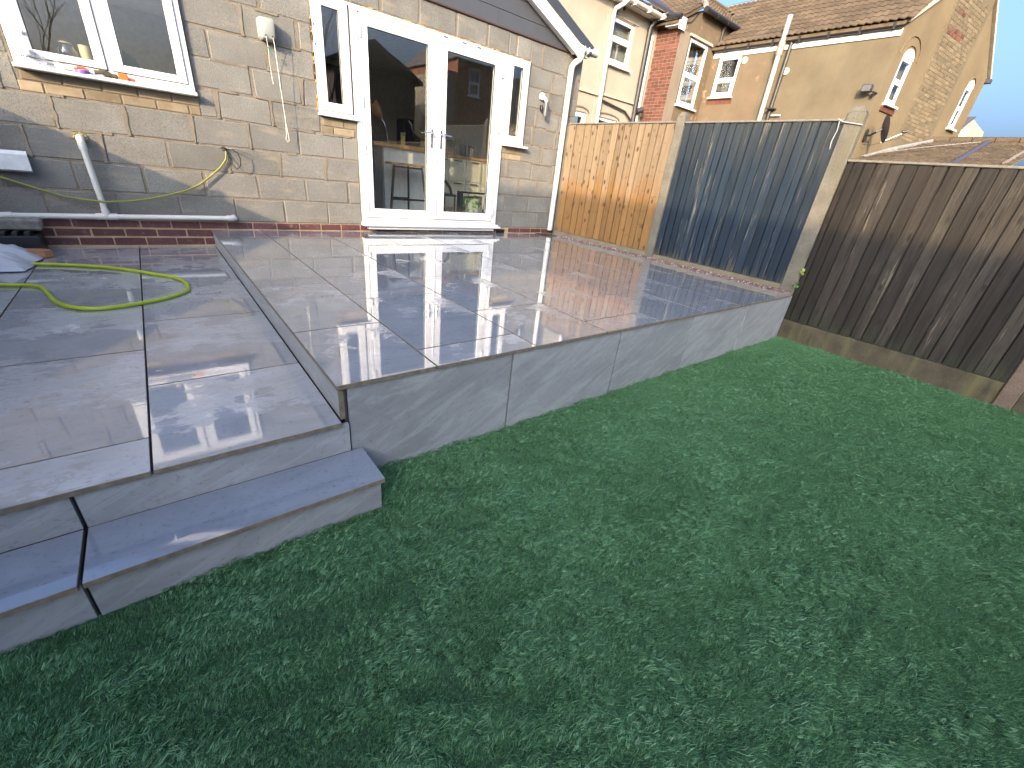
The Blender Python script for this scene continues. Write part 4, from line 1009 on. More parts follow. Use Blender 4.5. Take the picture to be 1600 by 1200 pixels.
m = MB(); m.box(2.125, 2.74, .80, 1.20, .10, .9565); m.build('panel', M_panel, bar)
m = MB(); m.box(1.2, 2.12, .86, 1.20, .10, .9565); m.build('side_unit', M_kdark, bar)
sb = thing('bar_stool', 'black metal bar stool with wooden seat in front of the breakfast bar', 'stool', (2.35, .58, .1))
m = MB(); m.rbox(2.09, 2.55, .46, .70, .755, .785, .006); m.build('seat', M_oak, sb)
for fx, fy, tx, ty in ((2.04, .44, 2.12, .48), (2.17, .72, 2.22, .68), (2.44, .72, 2.42, .68), (2.60, .44, 2.52, .48)):
    m = MB(); m.tube([(fx, fy, .10), (tx, ty, .755)], .015, 4); m.build('leg', M_black, sb)
for a, b in (((2.075, .46, .345), (2.565, .46, .345)), ((2.19, .705, .345), (2.435, .705, .345)), ((2.12, .48, .735), (2.52, .48, .735))):
    m = MB(); m.tube([a, b], .012, 4); m.build('rail', M_black, sb)
jg = thing('drinking_glass', 'tall glass of orange juice on the breakfast bar', 'glass', (2.43, .86, 1.0))
m = MB(); m.lathe([(.026, 1.001), (.034, 1.155), (.032, 1.155), (.0265, 1.006)], 2.43, .86, 16); m.build('tumbler', M_glass, jg, True)
m = MB(); m.lathe([(.0245, 1.007), (.031, 1.115)], 2.43, .86, 16); m.build('juice', plain('orange_juice', (.75, .48, .02), .3), jg, True)
tl = thing('table_lamp', 'lamp with pale wooden shade on a curved chrome stem, on the bar', 'lamp', (2.24, .98, 1.0))
m = MB(); m.tube([(2.26, .98, 1.0), (2.26, .98, 1.06), (2.25, .98, 1.16), (2.215, .98, 1.25), (2.165, .98, 1.30)], .007, 8); m.build('stem', M_chrome, tl, True)
m = MB(); m.tube([(2.185, .98, 1.285), (2.12, .98, 1.36), (2.05, .98, 1.43)], [.028, .075, .088], 16); m.build('lamp_shade', plain('wooden_shade', (.42, .22, .09), .6, mottled=.25), tl, True)
m = MB(); m.lathe([(.06, 1.001), (.06, 1.013), (.015, 1.018)], 2.26, .98, 16); m.build('base', M_black, tl)
un = thing('drawer_unit', 'cream kitchen drawers with black bar handles under an oak worktop', 'cabinet', (3.9, 1.7, .1))
m = MB(); m.box(3.30, 4.30, 1.52, 2.10, .18, .945); m.box(3.34, 4.26, 1.56, 2.10, .10, .18); m.build('carcass', M_cream, un)
m = MB(); m.rbox(3.28, 4.34, 1.47, 2.12, .946, .988, .004); m.build('worktop', M_oak, un)
for i, (a, b) in enumerate(((3.305, 3.53), (3.535, 3.865), (3.87, 4.18))):
    for z0, z1 in ((.19, .60), (.605, .94)):
        m = MB(); m.rbox(a, b, 1.498, 1.5195, z0, z1, .003); d = m.build('drawer', M_cream, un)
        m = MB(); frame_bars(m, a + .004, b - .004, z0 + .004, z1 - .004, .05, 1.490, 1.4985, .002); m.build('rim', M_cream, d)
        cxh = (a + b) / 2; m = MB(); m.tube([(cxh - .075, 1.47, z1 - .03), (cxh + .075, 1.47, z1 - .03)], .007, 6); m.box(cxh - .07, cxh - .06, 1.47, 1.4895, z1 - .034, z1 - .026); m.box(cxh + .06, cxh + .07, 1.47, 1.4895, z1 - .034, z1 - .026); m.build('handle', M_black, d)
for i, (x, y, r_, h, mt, lb) in enumerate(((3.95, 1.75, .055, .17, M_black, 'black storage jar at the left of two on the drawers'), (4.08, 1.70, .05, .17, M_steel, 'steel storage jar beside the black one on the drawers'))):
    t = thing('storage_jar', lb, 'jar', (x, y, .988), 'jars on the kitchen worktop')
    m = MB(); m.lathe([(r_, .9885), (r_, .9885 + h * .85)], x, y, 16); m.build('body', mt, t, True)
    m = MB(); m.lathe([(r_ * 1.05, .9887 + h * .85), (r_ * 1.05, .9887 + h), (.01, 1.0 + h)], x, y, 16); m.build('lid', M_black, t, True)
pot = thing('potted_herb', 'leafy plant in a tan pot on the worktop behind the right door', 'plant', (3.68, 1.68, .988))
m = MB(); m.lathe([(.05, .989), (.07, 1.09), (.055, 1.085)], 3.68, 1.68, 14); m.build('pot', plain('tan_pot', (.35, .22, .12), .7), pot)
m = MB(); PR = random.Random(11)
for i in range(70):
    a = PR.uniform(0, 6.28); l = PR.uniform(.05, .17); rr = PR.uniform(0, .05); px, py = 3.68 + rr * math.cos(a), 1.68 + rr * math.sin(a)
    tip = Vector((px + l * .5 * math.cos(a), py + l * .5 * math.sin(a), 1.08 + l)); mid = (Vector((px, py, 1.08)) + tip) / 2; sd = Vector((-math.sin(a), math.cos(a), 0)) * .018
    m.add([(px, py, 1.08), mid + sd, tip, mid - sd], [(0, 1, 2, 3)])
m.build('leaves', plain('herb_leaf', (.10, .13, .05), .6, mottled=.4), pot)
bag = thing('shopping_bag', 'green and white patterned bag in front of the cream drawers', 'bag', (3.72, 1.05, .1))
def mat_bag():
    b = NB('leaf_print_bag'); n = b.noise(b.co(rnd=False), 16, 3); return b.pbr(col=b.ramp(n, [(.44, (.60, .62, .52)), (.52, (.16, .36, .05)), (.62, (.10, .22, .05))], 'CONSTANT'), rough=.6)
m = MB(); m.prism([(3.56, .10), (3.90, .10), (3.88, .42), (3.60, .40)], 1, .98, 1.14); m.build('body', mat_bag(), bag)
m = MB(); m.tube([(3.66, 1.06, .40), (3.68, 1.06, .47), (3.78, 1.06, .47), (3.80, 1.06, .41)], .006, 6); m.build('handle', M_black, bag)
ch = thing('dining_chair', 'black chair with curved back low behind the middle of the doors', 'chair', (3.2, .95, .1))
m = MB(); m.rbox(3.00, 3.28, .80, 1.15, .40, .43, .008); m.build('seat', M_black, ch)
m = MB(); m.tube([(3.20, .82, .43), (3.16, .80, .52), (3.08, .80, .60), (2.98, .82, .62)], .022, 8); m.build('backrest', M_black, ch)
for x, y in ((3.02, .82), (3.26, .82), (3.02, 1.13), (3.26, 1.13)): MB().tube([(x, y, .10), (x, y, .40)], .014, 6).build('leg', M_black, ch)
ls = thing('low_stool', 'black framed low stool beside the patterned bag', 'stool', (3.50, .93, .1))
for x, y in ((3.42, .88), (3.96, .88), (3.42, .97), (3.96, .97)): MB().rbox(x - .018, x + .018, y - .018, y + .018, .10, .455, .002).build('leg', M_black, ls)
m = MB(); m.rbox(3.40, 3.98, .86, .99, .4555, .480, .004); m.build('seat', M_black, ls)
tu = thing('tall_unit', 'charcoal tall kitchen units along the back of the kitchen', 'cabinet', (1.5, 4.2, .1))
for i in range(3):
    m = MB(); m.rbox(1.0 + i * .6, 1.595 + i * .6, 3.95, 4.55, .12, 2.2, .004); m.build('unit', M_kdark, tu)
    MB().tube([(1.52 + i * .6, 3.93, 1.0), (1.52 + i * .6, 3.93, 1.3)], .008, 6).build('handle', M_steel, tu)
tap = thing('coffee_machine', 'black coffee machine with a chrome spout behind the bar', 'machine', (3.05, 2.2, .95))
m = MB(); m.rbox(3.12, 3.45, 2.3, 2.6, .99, 1.45, .02); m.build('body', M_black, tap)
m = MB(); m.tube([(3.2, 2.28, 1.42), (3.24, 2.24, 1.36), (3.26, 2.25, 1.27), (3.28, 2.26, 1.2)], .012, 8); m.build('spout', M_chrome, tap)
m = MB(); m.box(2.4, 3.27, 2.2, 2.8, .10, .988); m.build('dark_counter', M_kdark, None, label='charcoal counter carrying the coffee machine', cat='counter')
# things on the inside of the kitchen window board and the right side light
vz = thing('flower_vase', 'small vase of white flowers inside the right side light', 'vase', (3.80, .16, 1.16))
m = MB(); m.lathe([(.03, 1.165), (.045, 1.20), (.025, 1.25), (.03, 1.27)], 3.80, .13, 14); m.build('vase', plain('white_glaze', (.7, .68, .62), .3), vz, True)
m = MB()
for i in range(26):
    a = PR.uniform(0, 6.28); q = Vector((3.80 + PR.gauss(0, .045), .13 + PR.gauss(0, .03), 1.31 + PR.gauss(0, .03)))
    for j in range(4):
        d = Vector((math.cos(a + j * 1.57), PR.uniform(-.6, .6), math.sin(a + j * 1.57))) * .022; m.add([q, q + d + Vector((0, 0, .008)), q + d * 1.3, q + d - Vector((0, 0, .008))], [(0, 1, 2, 3)])
m.build('flowers', plain('petals', (.75, .72, .62), .7), vz)
cn = thing('candle', 'cream pillar candle inside the left pane of the kitchen window', 'candle', (-.61, .12, 1.24))
m = MB(); m.lathe([(.036, 1.2), (.036, 1.35), (.004, 1.345)], -.61, .10, 16); m.build('wax', plain('candle_wax', (.70, .60, .36), .5), cn, True)
MB().tube([(-.61, .10, 1.345), (-.61, .10, 1.362)], .0015, 5).build('wick', M_black, cn)
gj = thing('glass_jar', 'round glass jar beside the candle behind the kitchen window', 'jar', (-.715, .12, 1.2))
m = MB(); m.lathe([(.03, 1.2), (.055, 1.24), (.058, 1.29), (.04, 1.335), (.036, 1.34)], -.715, .10, 16); m.build('body', M_glass, gj, True)
m = MB(); m.lathe([(.040, 1.3405), (.040, 1.352), (.004, 1.354)], -.715, .10, 16); m.build('lid', plain('cork', (.45, .36, .22), .8), gj, True)
m = MB(); m.box(-1.02, .06, .055, .262, 1.178, 1.199); m.build('window_board', M_upvc, house)
bl = MB(); bl.prism([(-.40, 1.20), (-.27, 1.20), (-.30, 1.33), (-.38, 1.37)], 1, .10, .18); bl.build('dark_box', M_kdark, None, label='dark angular box inside the right pane of the kitchen window', cat='box')
# ------------------------------------------------------------------ person in the kitchen
def skin_fig(name, bones, mat, parent, lvl=2):
    """bones: list of chains [(point, radius) ...]; the first point of each later chain may reuse an earlier point"""
    V = []; Rr = []; E = []; key = {}
    def vid(p, r):
        k = tuple(round(q, 4) for q in p)
        if k not in key: key[k] = len(V); V.append(p); Rr.append(r)
        return key[k]
    for ch_ in bones:
        last = None
        for p, r in ch_:
            i = vid(p, r)
            if last is not None and last != i: E.append((last, i))
            last = i
    me = bpy.data.meshes.new(name); me.from_pydata(V, E, []); me.materials.append(mat)
    o = bpy.data.objects.new(name, me); link(o, parent)
    sm = o.modifiers.new('skin', 'SKIN'); sm.use_smooth_shade = True
    lay_ = me.skin_vertices[0].data
    for i, r in enumerate(Rr): lay_[i].radius = r if isinstance(r, tuple) else (r, r); lay_[i].use_root = (i == 0)
    s2 = o.modifiers.new('sub', 'SUBSURF'); s2.levels = lvl; s2.render_levels = lvl
    return o
PX, PY, PZ = 3.13, 1.42, .10
P = lambda x, y, z: (PX + x, PY + y, PZ + z)
per = thing('person', 'person in an olive jumper standing behind the breakfast bar, one hand on a mug', 'person', (PX, PY, PZ))
M_skin = plain('skin', (.50, .27, .19), .5, mottled=.08); M_jump = plain('olive_jumper', (.20, .17, .08), .9, mottled=.15, scale=40, bump=.3); M_jean = plain('dark_trousers', (.03, .033, .045), .9)
hip, chest, neck = P(0, 0, .92), P(0, .01, 1.32), P(0, 0, 1.47)
shL, shR = P(-.18, 0, 1.40), P(.18, 0, 1.40)
elL, wrL = P(-.26, -.06, 1.12), P(-.21, -.33, 1.03)
elR, wrR = P(.25, .03, 1.11), P(.22, -.16, .93)
body = [[(hip, (.15, .10)), (P(0, 0, 1.12), (.13, .095)), (chest, (.15, .10)), (neck, .052), (P(0, -.01, 1.54), .05), (P(0, -.02, 1.60), (.072, .085)), (P(0, -.015, 1.68), (.078, .095)), (P(0, -.01, 1.735), (.055, .065))],
        [(chest, (.15, .10)), (shL, .058), (elL, .040), (wrL, .026), (P(-.20, -.39, 1.035), (.036, .02))], [(chest, (.15, .10)), (shR, .058), (elR, .040), (wrR, .026), (P(.215, -.23, .91), (.036, .02))],
        [(hip, (.15, .10)), (P(-.09, 0, .84), .082), (P(-.10, -.01, .47), .052), (P(-.10, .01, .08), .036), (P(-.10, -.12, .03), (.04, .026))],
        [(hip, (.15, .10)), (P(.09, 0, .84), .082), (P(.10, -.01, .47), .052), (P(.10, .01, .08), .036), (P(.10, -.12, .03), (.04, .026))]]
for (hx, hy, hz), s_ in ((P(-.20, -.39, 1.035), 1), (P(.215, -.23, .91), -1)):
    hand = (hx, hy, hz)
    for i, (dx, l) in enumerate(((-.027, .062), (-.009, .072), (.009, .067), (.026, .052))):
        body.append([(hand, (.036, .02)), ((hx + dx, hy - .035, hz + .004), .0092), ((hx + dx * 1.05, hy - .035 - l * .5, hz - .004), .0085), ((hx + dx, hy - .03 - l * .75, hz - .028), .0078)])
    body.append([(hand, (.036, .02)), ((hx + .04 * s_, hy - .01, hz - .005), .010), ((hx + .046 * s_, hy - .045, hz - .02), .0085)])
skin_fig('body', body, M_skin, per)
skin_fig('jumper', [[(P(0, 0, .90), (.168, .118)), (P(0, 0, 1.12), (.152, .116)), (chest, (.168, .118)), (P(0, 0, 1.455), .066)],
                    [(chest, (.168, .118)), (shL, .072), (elL, .056), (tuple(Vector(elL).lerp(Vector(wrL), .92)), .040)], [(chest, (.168, .118)), (shR, .072), (elR, .056), (tuple(Vector(elR).lerp(Vector(wrR), .92)), .040)]], M_jump, per)
skin_fig('trousers', [[(P(0, 0, .95), (.158, .108)), (P(-.09, 0, .83), .096), (P(-.10, -.01, .47), .068), (P(-.10, .01, .10), .056)], [(P(0, 0, .95), (.158, .108)), (P(.09, 0, .83), .096), (P(.10, -.01, .47), .068), (P(.10, .01, .10), .056)]], M_jean, per)
skin_fig('hair', [[(P(0, .02, 1.70), (.083, .095)), (P(0, .01, 1.755), (.066, .08))], [(P(0, .02, 1.70), (.083, .095)), (P(0, .055, 1.62), (.07, .05))]], plain('brown_hair', (.06, .035, .02), .7), per)
fc = MB()
for sx in (-1, 1):
    fc.lathe([(.002, PZ + 1.655), (.011, PZ + 1.662), (.011, PZ + 1.668), (.002, PZ + 1.674)], PX + sx * .03, PY - .098, 8)
fc.build('eyes', M_black, per)
m = MB(); m.prism([(PX - .012, PZ + 1.62), (PX + .012, PZ + 1.62), (PX + .005, PZ + 1.66), (PX - .005, PZ + 1.66)], 1, PY - .118, PY - .08); m.build('nose', M_skin, per)
m = MB(); m.box(PX - .022, PX + .022, PY - .098, PY - .08, PZ + 1.585, PZ + 1.592); m.build('mouth', plain('lips', (.30, .10, .08), .5), per)
mg = thing('mug', 'dark mug under the hand on the breakfast bar', 'mug', (PX - .2, PY - .43, 1.0))
m = MB(); m.lathe([(.03, 1.001), (.038, 1.02), (.038, 1.09), (.034, 1.09), (.034, 1.03)], PX - .2, PY - .455, 16); m.build('cup', M_kdark, mg, True)
m = MB(); m.tube([(PX - .238, PY - .455, 1.075), (PX - .262, PY - .455, 1.065), (PX - .262, PY - .455, 1.035), (PX - .238, PY - .455, 1.025)], .006, 6); m.build('handle', M_kdark, mg)

# ------------------------------------------------------------------ things fixed to the wall
cwl = thing('clothes_line_reel', 'grey retractable clothes line reel with two white cords, on the block wall', 'clothes line', (.69, 0, 1.73))
m = MB(); prof = [(.628, 1.675), (.645, 1.655), (.735, 1.655), (.753, 1.675), (.757, 1.80), (.745, 1.822), (.640, 1.818), (.628, 1.805)]
n_ = len(prof); cxx, czz = .692, 1.738
sc3 = lambda q, k: (cxx + (q[0] - cxx) * k, czz + (q[1] - czz) * k)
rings = [(-.0, 1.0), (-.085, .98), (-.105, .90), (-.112, .7)]
V = []
for yy, k in rings: V += [(sc3(q, k)[0], yy + .006, sc3(q, k)[1]) for q in prof]
F = [(r * n_ + i, r * n_ + (i + 1) % n_, (r + 1) * n_ + (i + 1) % n_, (r + 1) * n_ + i) for r in range(3) for i in range(n_)] + [tuple(range(3 * n_, 4 * n_))]
m.add(V, F); m.build('casing', M_pvcg, cwl, True)
for x in (.671, .726):
    MB().tube([(x, -.098, 1.683), (x, -.112, 1.680)], .008, 8).build('cord_hole', M_black, cwl)
m = MB(); m.tube([(.726, -.112, 1.68), (.732, -.105, 1.63), (.745, -.085, 1.3), (.757, -.075, 1.02), (.752, -.07, .92), (.742, -.068, .875), (.757, -.066, .855), (.772, -.068, .87), (.768, -.07, .93), (.760, -.073, 1.01)], .0026, 6); m.build('cord', M_cord, cwl)
m = MB(); m.tube([(.671, -.112, 1.68), (.678, -.09, 1.60), (.682, -.06, 1.48), (.690, -.05, 1.36), (.696, -.045, 1.325)], .0026, 6); m.build('cord', M_cord, cwl)
pg = thing('cable_tie', 'small green plastic tie caught on the clothes line cord', 'plastic tie', (.70, -.09, 1.58))
m = MB(); m.tube([(.665, -.085, 1.605), (.685, -.09, 1.590), (.70, -.086, 1.56)], .005, 5); m.tube([(.675, -.08, 1.575), (.705, -.092, 1.585)], .004, 5); m.build('strap', plain('green_plastic', (.02, .22, .14), .4), pg)
wl = thing('wall_light', 'steel tube outdoor wall light between the side light and the downpipe', 'lamp', (4.12, -.03, 1.7))
m = MB(); m.tube([(4.085, -.004, 1.80), (4.085, -.03, 1.80)], .042, 18); m.build('back_plate', M_upvc, wl, True)
m = MB(); m.tube([(4.09, -.03, 1.80), (4.11, -.065, 1.77), (4.125, -.075, 1.735)], .020, 10); m.build('arm', M_upvc, wl, True)
m = MB(); m.tube([(4.127, -.076, 1.735), (4.127, -.076, 1.575)], .030, 16); m.build('lamp_tube', plain('grey_steel', (.13, .135, .14), .35, .3), wl, True)
m = MB(); m.rbox(4.072, 4.10, -.045, -.004, 1.635, 1.70, .006); m.build('sensor', M_black, wl)
# waste pipe: tee with a riser, a long horizontal run and an elbow
wp = thing('waste_pipe', 'white plastic waste pipe with an upright branch, low along the block wall', 'pipe', (-.78, -.05, .1))
m = MB(); m.tube([(-1.37, -.055, .095), (.16, -.055, .115)], .0215, 14); m.build('run', M_pipe, wp, True)
m = MB(); m.tube([(-.772, -.055, .15), (-.790, -.055, .66)], .0215, 14); m.build('riser', M_pipe, wp, True)
m = MB(); m.tube([(-.84, -.055, .102), (-.70, -.055, .104)], .0275, 14); m.tube([(-.7705, -.055, .104), (-.772, -.055, .165)], .0275, 14); m.build('tee', M_pipe, wp, True)
m = MB(); m.tube([(-.7885, -.055, .615), (-.790, -.055, .67), (-.7905, -.048, .69), (-.7905, -.01, .70)], .0265, 14); m.build('coupling', M_pipe, wp, True)
m = MB(); m.tube([(.115, -.055, .1145), (.165, -.055, .115), (.178, -.045, .116), (.18, .0, .117)], .0275, 14); m.build('elbow', M_pipe, wp, True)
m = MB(); m.tube([(-1.33, -.055, .0955), (-1.38, -.055, .094), (-1.41, -.06, .075), (-1.425, -.065, .03)], .0275, 14); m.build('bend', M_pipe, wp, True)
m = MB(); MR = random.Random(2)
for i in range(60):
    a = MR.uniform(0, 6.28); r_ = MR.uniform(.02, .042); m.rbox(-.79 + r_ * math.cos(a) - .008, -.79 + r_ * math.cos(a) + .008, -.004 - MR.uniform(0, .006), .002, .70 + r_ * .8 * math.sin(a) - .006, .70 + r_ * .8 * math.sin(a) + .006, .002)
m.build('foam_collar', plain('yellow_foam', (.26, .225, .10), .9), wp, kind='stuff')
sb2 = thing('socket_box', 'pale grey weatherproof socket box on the wall at the left edge', 'socket', (-1.22, -.03, .49))
m = MB(); m.rbox(-1.36, -1.135, -.05, -.002, .425, .56, .008); m.build('body', M_pvcg, sb2)
m = MB(); m.prism([(-.052, .418), (-.075, .43), (-.078, .54), (-.052, .566)], 0, -1.37, -1.125); m.build('lid', plain('pale_lid', (.62, .65, .64), .35), sb2)
m = MB(); m.rbox(-1.24, -1.21, -.08, -.06, .412, .4175, .001); m.build('catch', M_black, sb2)
cb = thing('cable', 'yellow-green cable hanging in a curve along the block wall', 'cable', (.2, -.03, .6))
m = MB(); m.tube([(-1.62, -.045, .50), (-1.316, -.05, .373), (-1.132, -.05, .300), (-.999, -.05, .252), (-.87, -.055, .232), (-.75, -.084, .226), (-.6, -.065, .236), (-.466, -.05, .259), (-.31, -.045, .298), (-.17, -.04, .346), (-.05, -.035, .407), (.054, -.03, .488), (.14, -.028, .565), (.198, -.025, .637), (.214, -.015, .70), (.212, .012, .735)], .0085, 10); m.build('sheath', M_cable, cb, True)
wr = thing('wire_loop', 'thin black wires looping from a hole in the block wall', 'wire', (.25, -.02, .68))
m = MB(); m.tube([(.20, .01, .745), (.215, -.03, .742), (.26, -.06, .735), (.30, -.075, .71), (.315, -.075, .66), (.31, -.07, .60), (.275, -.06, .565), (.245, -.05, .60), (.225, -.03, .66), (.21, .005, .73)], .0045, 7); m.tube([(.205, .01, .74), (.18, -.04, .738), (.165, -.05, .73)], .004, 6); m.tube([(.21, .01, .74), (.30, -.05, .735), (.42, -.06, .70)], .0018, 5); m.build('wire', M_black, wr)
MB().lathe([(.001, .70), (.02, .72), (.018, .745), (.002, .75)], .207, .004, 8).build('grommet', M_black, wr)

# ------------------------------------------------------------------ things on the outer window sill
Z0 = 1.1495
bt = thing('water_bottle', 'clear plastic bottle at the left end of the kitchen window sill', 'bottle', (-.93, -.05, Z0))
m = MB(); m.lathe([(.028, Z0), (.034, Z0 + .01), (.033, Z0 + .05), (.030, Z0 + .07), (.034, Z0 + .09), (.033, Z0 + .135), (.013, Z0 + .175), (.013, Z0 + .19)], -.93, -.05, 16); m.build('body', mat_glass('clear_plastic', 2.6, (.93, .95, .97)), bt, True)
m = MB(); m.lathe([(.015, Z0 + .1905), (.015, Z0 + .205), (.003, Z0 + .206)], -.93, -.05, 12); m.build('cap', M_upvc, bt)
m = MB(); m.lathe([(.0345, Z0 + .06), (.0345, Z0 + .09)], -.93, -.05, 16); m.build('wrapper', plain('bottle_wrapper', (.55, .60, .66), .4), bt)
cr = thing('plastic_wrap', 'crumpled clear plastic packet lying beside the bottle', 'packet', (-.83, -.055, Z0))
m = MB(); WR = random.Random(8)
for i in range(14):
    a = Vector((-.84 + WR.uniform(-.05, .05), -.055 + WR.uniform(-.02, .02), Z0 + WR.uniform(.003, .05)))
    m.add([a + Vector((WR.uniform(-.03, .03), WR.uniform(-.015, .015), WR.uniform(-.002, .03))) for _ in range(3)], [(0, 1, 2)])
m.build('film', plain('milky_film', (.62, .63, .66), .25), cr)
pk = thing('pliers', 'pliers with red and white grips lying on the sill', 'pliers', (-.76, -.06, Z0))
for s_ in (-1, 1): MB().tube([(-.80, -.06 + s_ * .004, Z0 + .022), (-.765, -.06 + s_ * .014, Z0 + .03), (-.72, -.06 + s_ * .016, Z0 + .012)], .008, 8).build('grip', plain('red_grip' if s_ > 0 else 'white_grip', (.5, .05, .04) if s_ > 0 else (.7, .68, .65), .4), pk)
MB().rbox(-.845, -.80, -.07, -.05, Z0 + .012, Z0 + .03, .004).build('jaw', M_steel, pk)
tp = thing('tape_roll', 'purple and orange tape roll lying on the sill', 'tape', (-.66, -.06, Z0))
m = MB(); m.lathe([(.044, Z0), (.044, Z0 + .022), (.028, Z0 + .022), (.028, Z0)], -.655, -.045, 20); m.build('tape', plain('purple_tape', (.16, .10, .42), .4), tp)
m = MB(); m.lathe([(.0275, Z0), (.0275, Z0 + .024), (.022, Z0 + .024), (.022, Z0)], -.655, -.045, 20); m.build('core', plain('pink_core', (.6, .10, .22), .5), tp)
m = MB(); m.tube([(-.70, -.055, Z0 + .024), (-.675, -.06, Z0 + .036), (-.64, -.058, Z0 + .036), (-.615, -.055, Z0 + .024)], .009, 8); m.build('tag', plain('orange_tag', (.65, .14, .06), .5), tp)
gv = thing('work_gloves', 'pair of dark work gloves lying across the sill', 'gloves', (-.52, -.06, Z0))
for k_ in range(2):
    m = MB()
    for i in range(4):
        y = -.072 + k_ * .03; m.tube([(-.50 + k_ * .02, y + i * .004, Z0 + .012 + k_ * .01), (-.54 + k_ * .02, y - .004 + i * .006, Z0 + .022 + k_ * .012 + .004 * i), (-.585 + k_ * .03, y - .008 + i * .008, Z0 + .014 + k_ * .014 + .005 * i)], [.012, .010, .008], 7)
    m.rbox(-.51 + k_ * .01, -.45, -.075 + k_ * .02, -.04 + k_ * .02, Z0 + .001 + k_ * .012, Z0 + .022 + k_ * .012, .007); m.build('glove', plain('dark_glove', (.07, .06, .035), .85), gv)
og = thing('orange_block', 'bright orange plastic block at the right of the gloves on the sill', 'plastic block', (-.41, -.055, Z0))
m = MB(); m.rbox(-.445, -.385, -.075, -.035, Z0, Z0 + .045, .004); m.build('body', plain('bright_orange', (.70, .16, .035), .45), og)
MB().tube([(-.384, -.055, Z0 + .012), (-.345, -.06, Z0 + .010)], .010, 8).build('spout', plain('red_orange', (.50, .06, .03), .45), og)

# ------------------------------------------------------------------ hose and odds and ends on the lower patio
hs = thing('garden_hose', 'lime green hose lying in a long loop on the wet lower patio', 'hose', (-.8, -1.4, -.15))
def smooth(pts, n=8):
    P_ = [Vector(p) for p in pts]; out = []
    for i in range(len(P_) - 1):
        p0, p1, p2, p3 = P_[max(i - 1, 0)], P_[i], P_[i + 1], P_[min(i + 2, len(P_) - 1)]
        for j in range(n):
            t = j / n; out.append(.5 * ((2 * p1) + (p2 - p0) * t + (2 * p0 - 5 * p1 + 4 * p2 - p3) * t * t + (3 * p1 - 3 * p2 - p0 + p3) * t ** 3))
    return out + [P_[-1]]
zz = -.1485
m = MB(); m.tube(smooth([(-1.9, -1.16, zz), (-1.5, -1.26, zz), (-1.283, -1.318, zz), (-1.16, -1.36, zz), (-1.10, -1.42, zz), (-1.06, -1.56, zz), (-1.02, -1.72, zz), (-.971, -1.855, zz), (-.90, -1.95, zz), (-.815, -1.995, zz), (-.73, -1.985, zz), (-.646, -1.955, zz), (-.54, -1.90, zz), (-.454, -1.83, zz), (-.385, -1.735, zz), (-.361, -1.63, zz), (-.365, -1.50, zz), (-.393, -1.375, zz), (-.455, -1.265, zz), (-.535, -1.18, zz), (-.64, -1.06, zz), (-.755, -.942, zz), (-.88, -.855, zz), (-1.008, -.79, zz), (-1.14, -.74, zz), (-1.277, -.70, zz), (-1.6, -.60, zz)]), .0125, 12); m.build('tubing', M_hose, hs, True)
sk = thing('plastic_sack', 'shiny grey plastic sack lying at the left edge of the lower patio', 'sack', (-1.4, -.7, -.15))
bm = bmesh.new(); bmesh.ops.create_grid(bm, x_segments=44, y_segments=36, size=.5); SR_ = random.Random(4)
from mathutils import noise as mn
for v in bm.verts:
    x, y = v.co.x, v.co.y; e_ = max(abs(x), abs(y)) * 2
    v.co = Vector((-1.53 + x * .64 + .05 * mn.noise(Vector((y * 3, 1, 0))), -.62 + y * .62 + .05 * mn.noise(Vector((x * 3, 5, 0))), -.157 + max(0, (1 - e_ ** 3)) * (.10 + .05 * mn.noise(Vector((x * 5, y * 5, 2))) + .05 * mn.noise(Vector((x * 4 + y * 9, x * 6 - y * 7, 5)))) + .006))
me = bpy.data.meshes.new('sack'); bm.to_mesh(me); bm.free(); me.materials.append(plain('silver_film', (.42, .44, .47), .22, mottled=.15, scale=6, bump=.6))
o = bpy.data.objects.new('film', me); link(o, sk); me.polygons.foreach_set('use_smooth', [True] * len(me.polygons))
sbk = MB(); sbk.rbox(-1.60, -1.175, -.16, -.03, .0, .085, .012, .006); sbk.build('stone_block', plain('rough_stone', (.20, .19, .16), .95, mottled=.35, scale=30, bump=.6), None, label='rough grey stone block stacked against the plum brick plinth', cat='stone')
dg = thing('drain_grating', 'black slotted plastic tray under the stone block', 'tray', (-1.4, -.2, -.1))
m = MB(); m.rbox(-1.62, -1.20, -.27, -.02, -.155, -.03, .006); m.build('body', M_black, dg)
for i in range(6): MB().rbox(-1.60 + i * .065, -1.57 + i * .065, -.262, -.04, -.0295, -.001, .003).build('bar', M_black, dg)
wd = MB(); wd.prism([(-1.55, -.42), (-1.17, -.47), (-1.13, -.42), (-1.19, -.36), (-1.55, -.30)], 2, -.155, -.105); wd.build('wood_offcut', plain('orange_timber', (.33, .16, .08), .7, mottled=.3, scale=20), None, label='pointed orange-brown timber offcut beside the plastic sack', cat='timber')
gy = thing('drain_cover', 'small black gully grating in the paving below the downpipe', 'drain', (4.36, -.18, .0))
m = MB(); m.box(4.24, 4.50, -.30, -.04, -.003, .004); m.build('frame', M_black, gy)
for i in range(7): MB().box(4.25 + i * .035, 4.27 + i * .035, -.29, -.05, .0045, .008).build('bar', M_iron, gy)
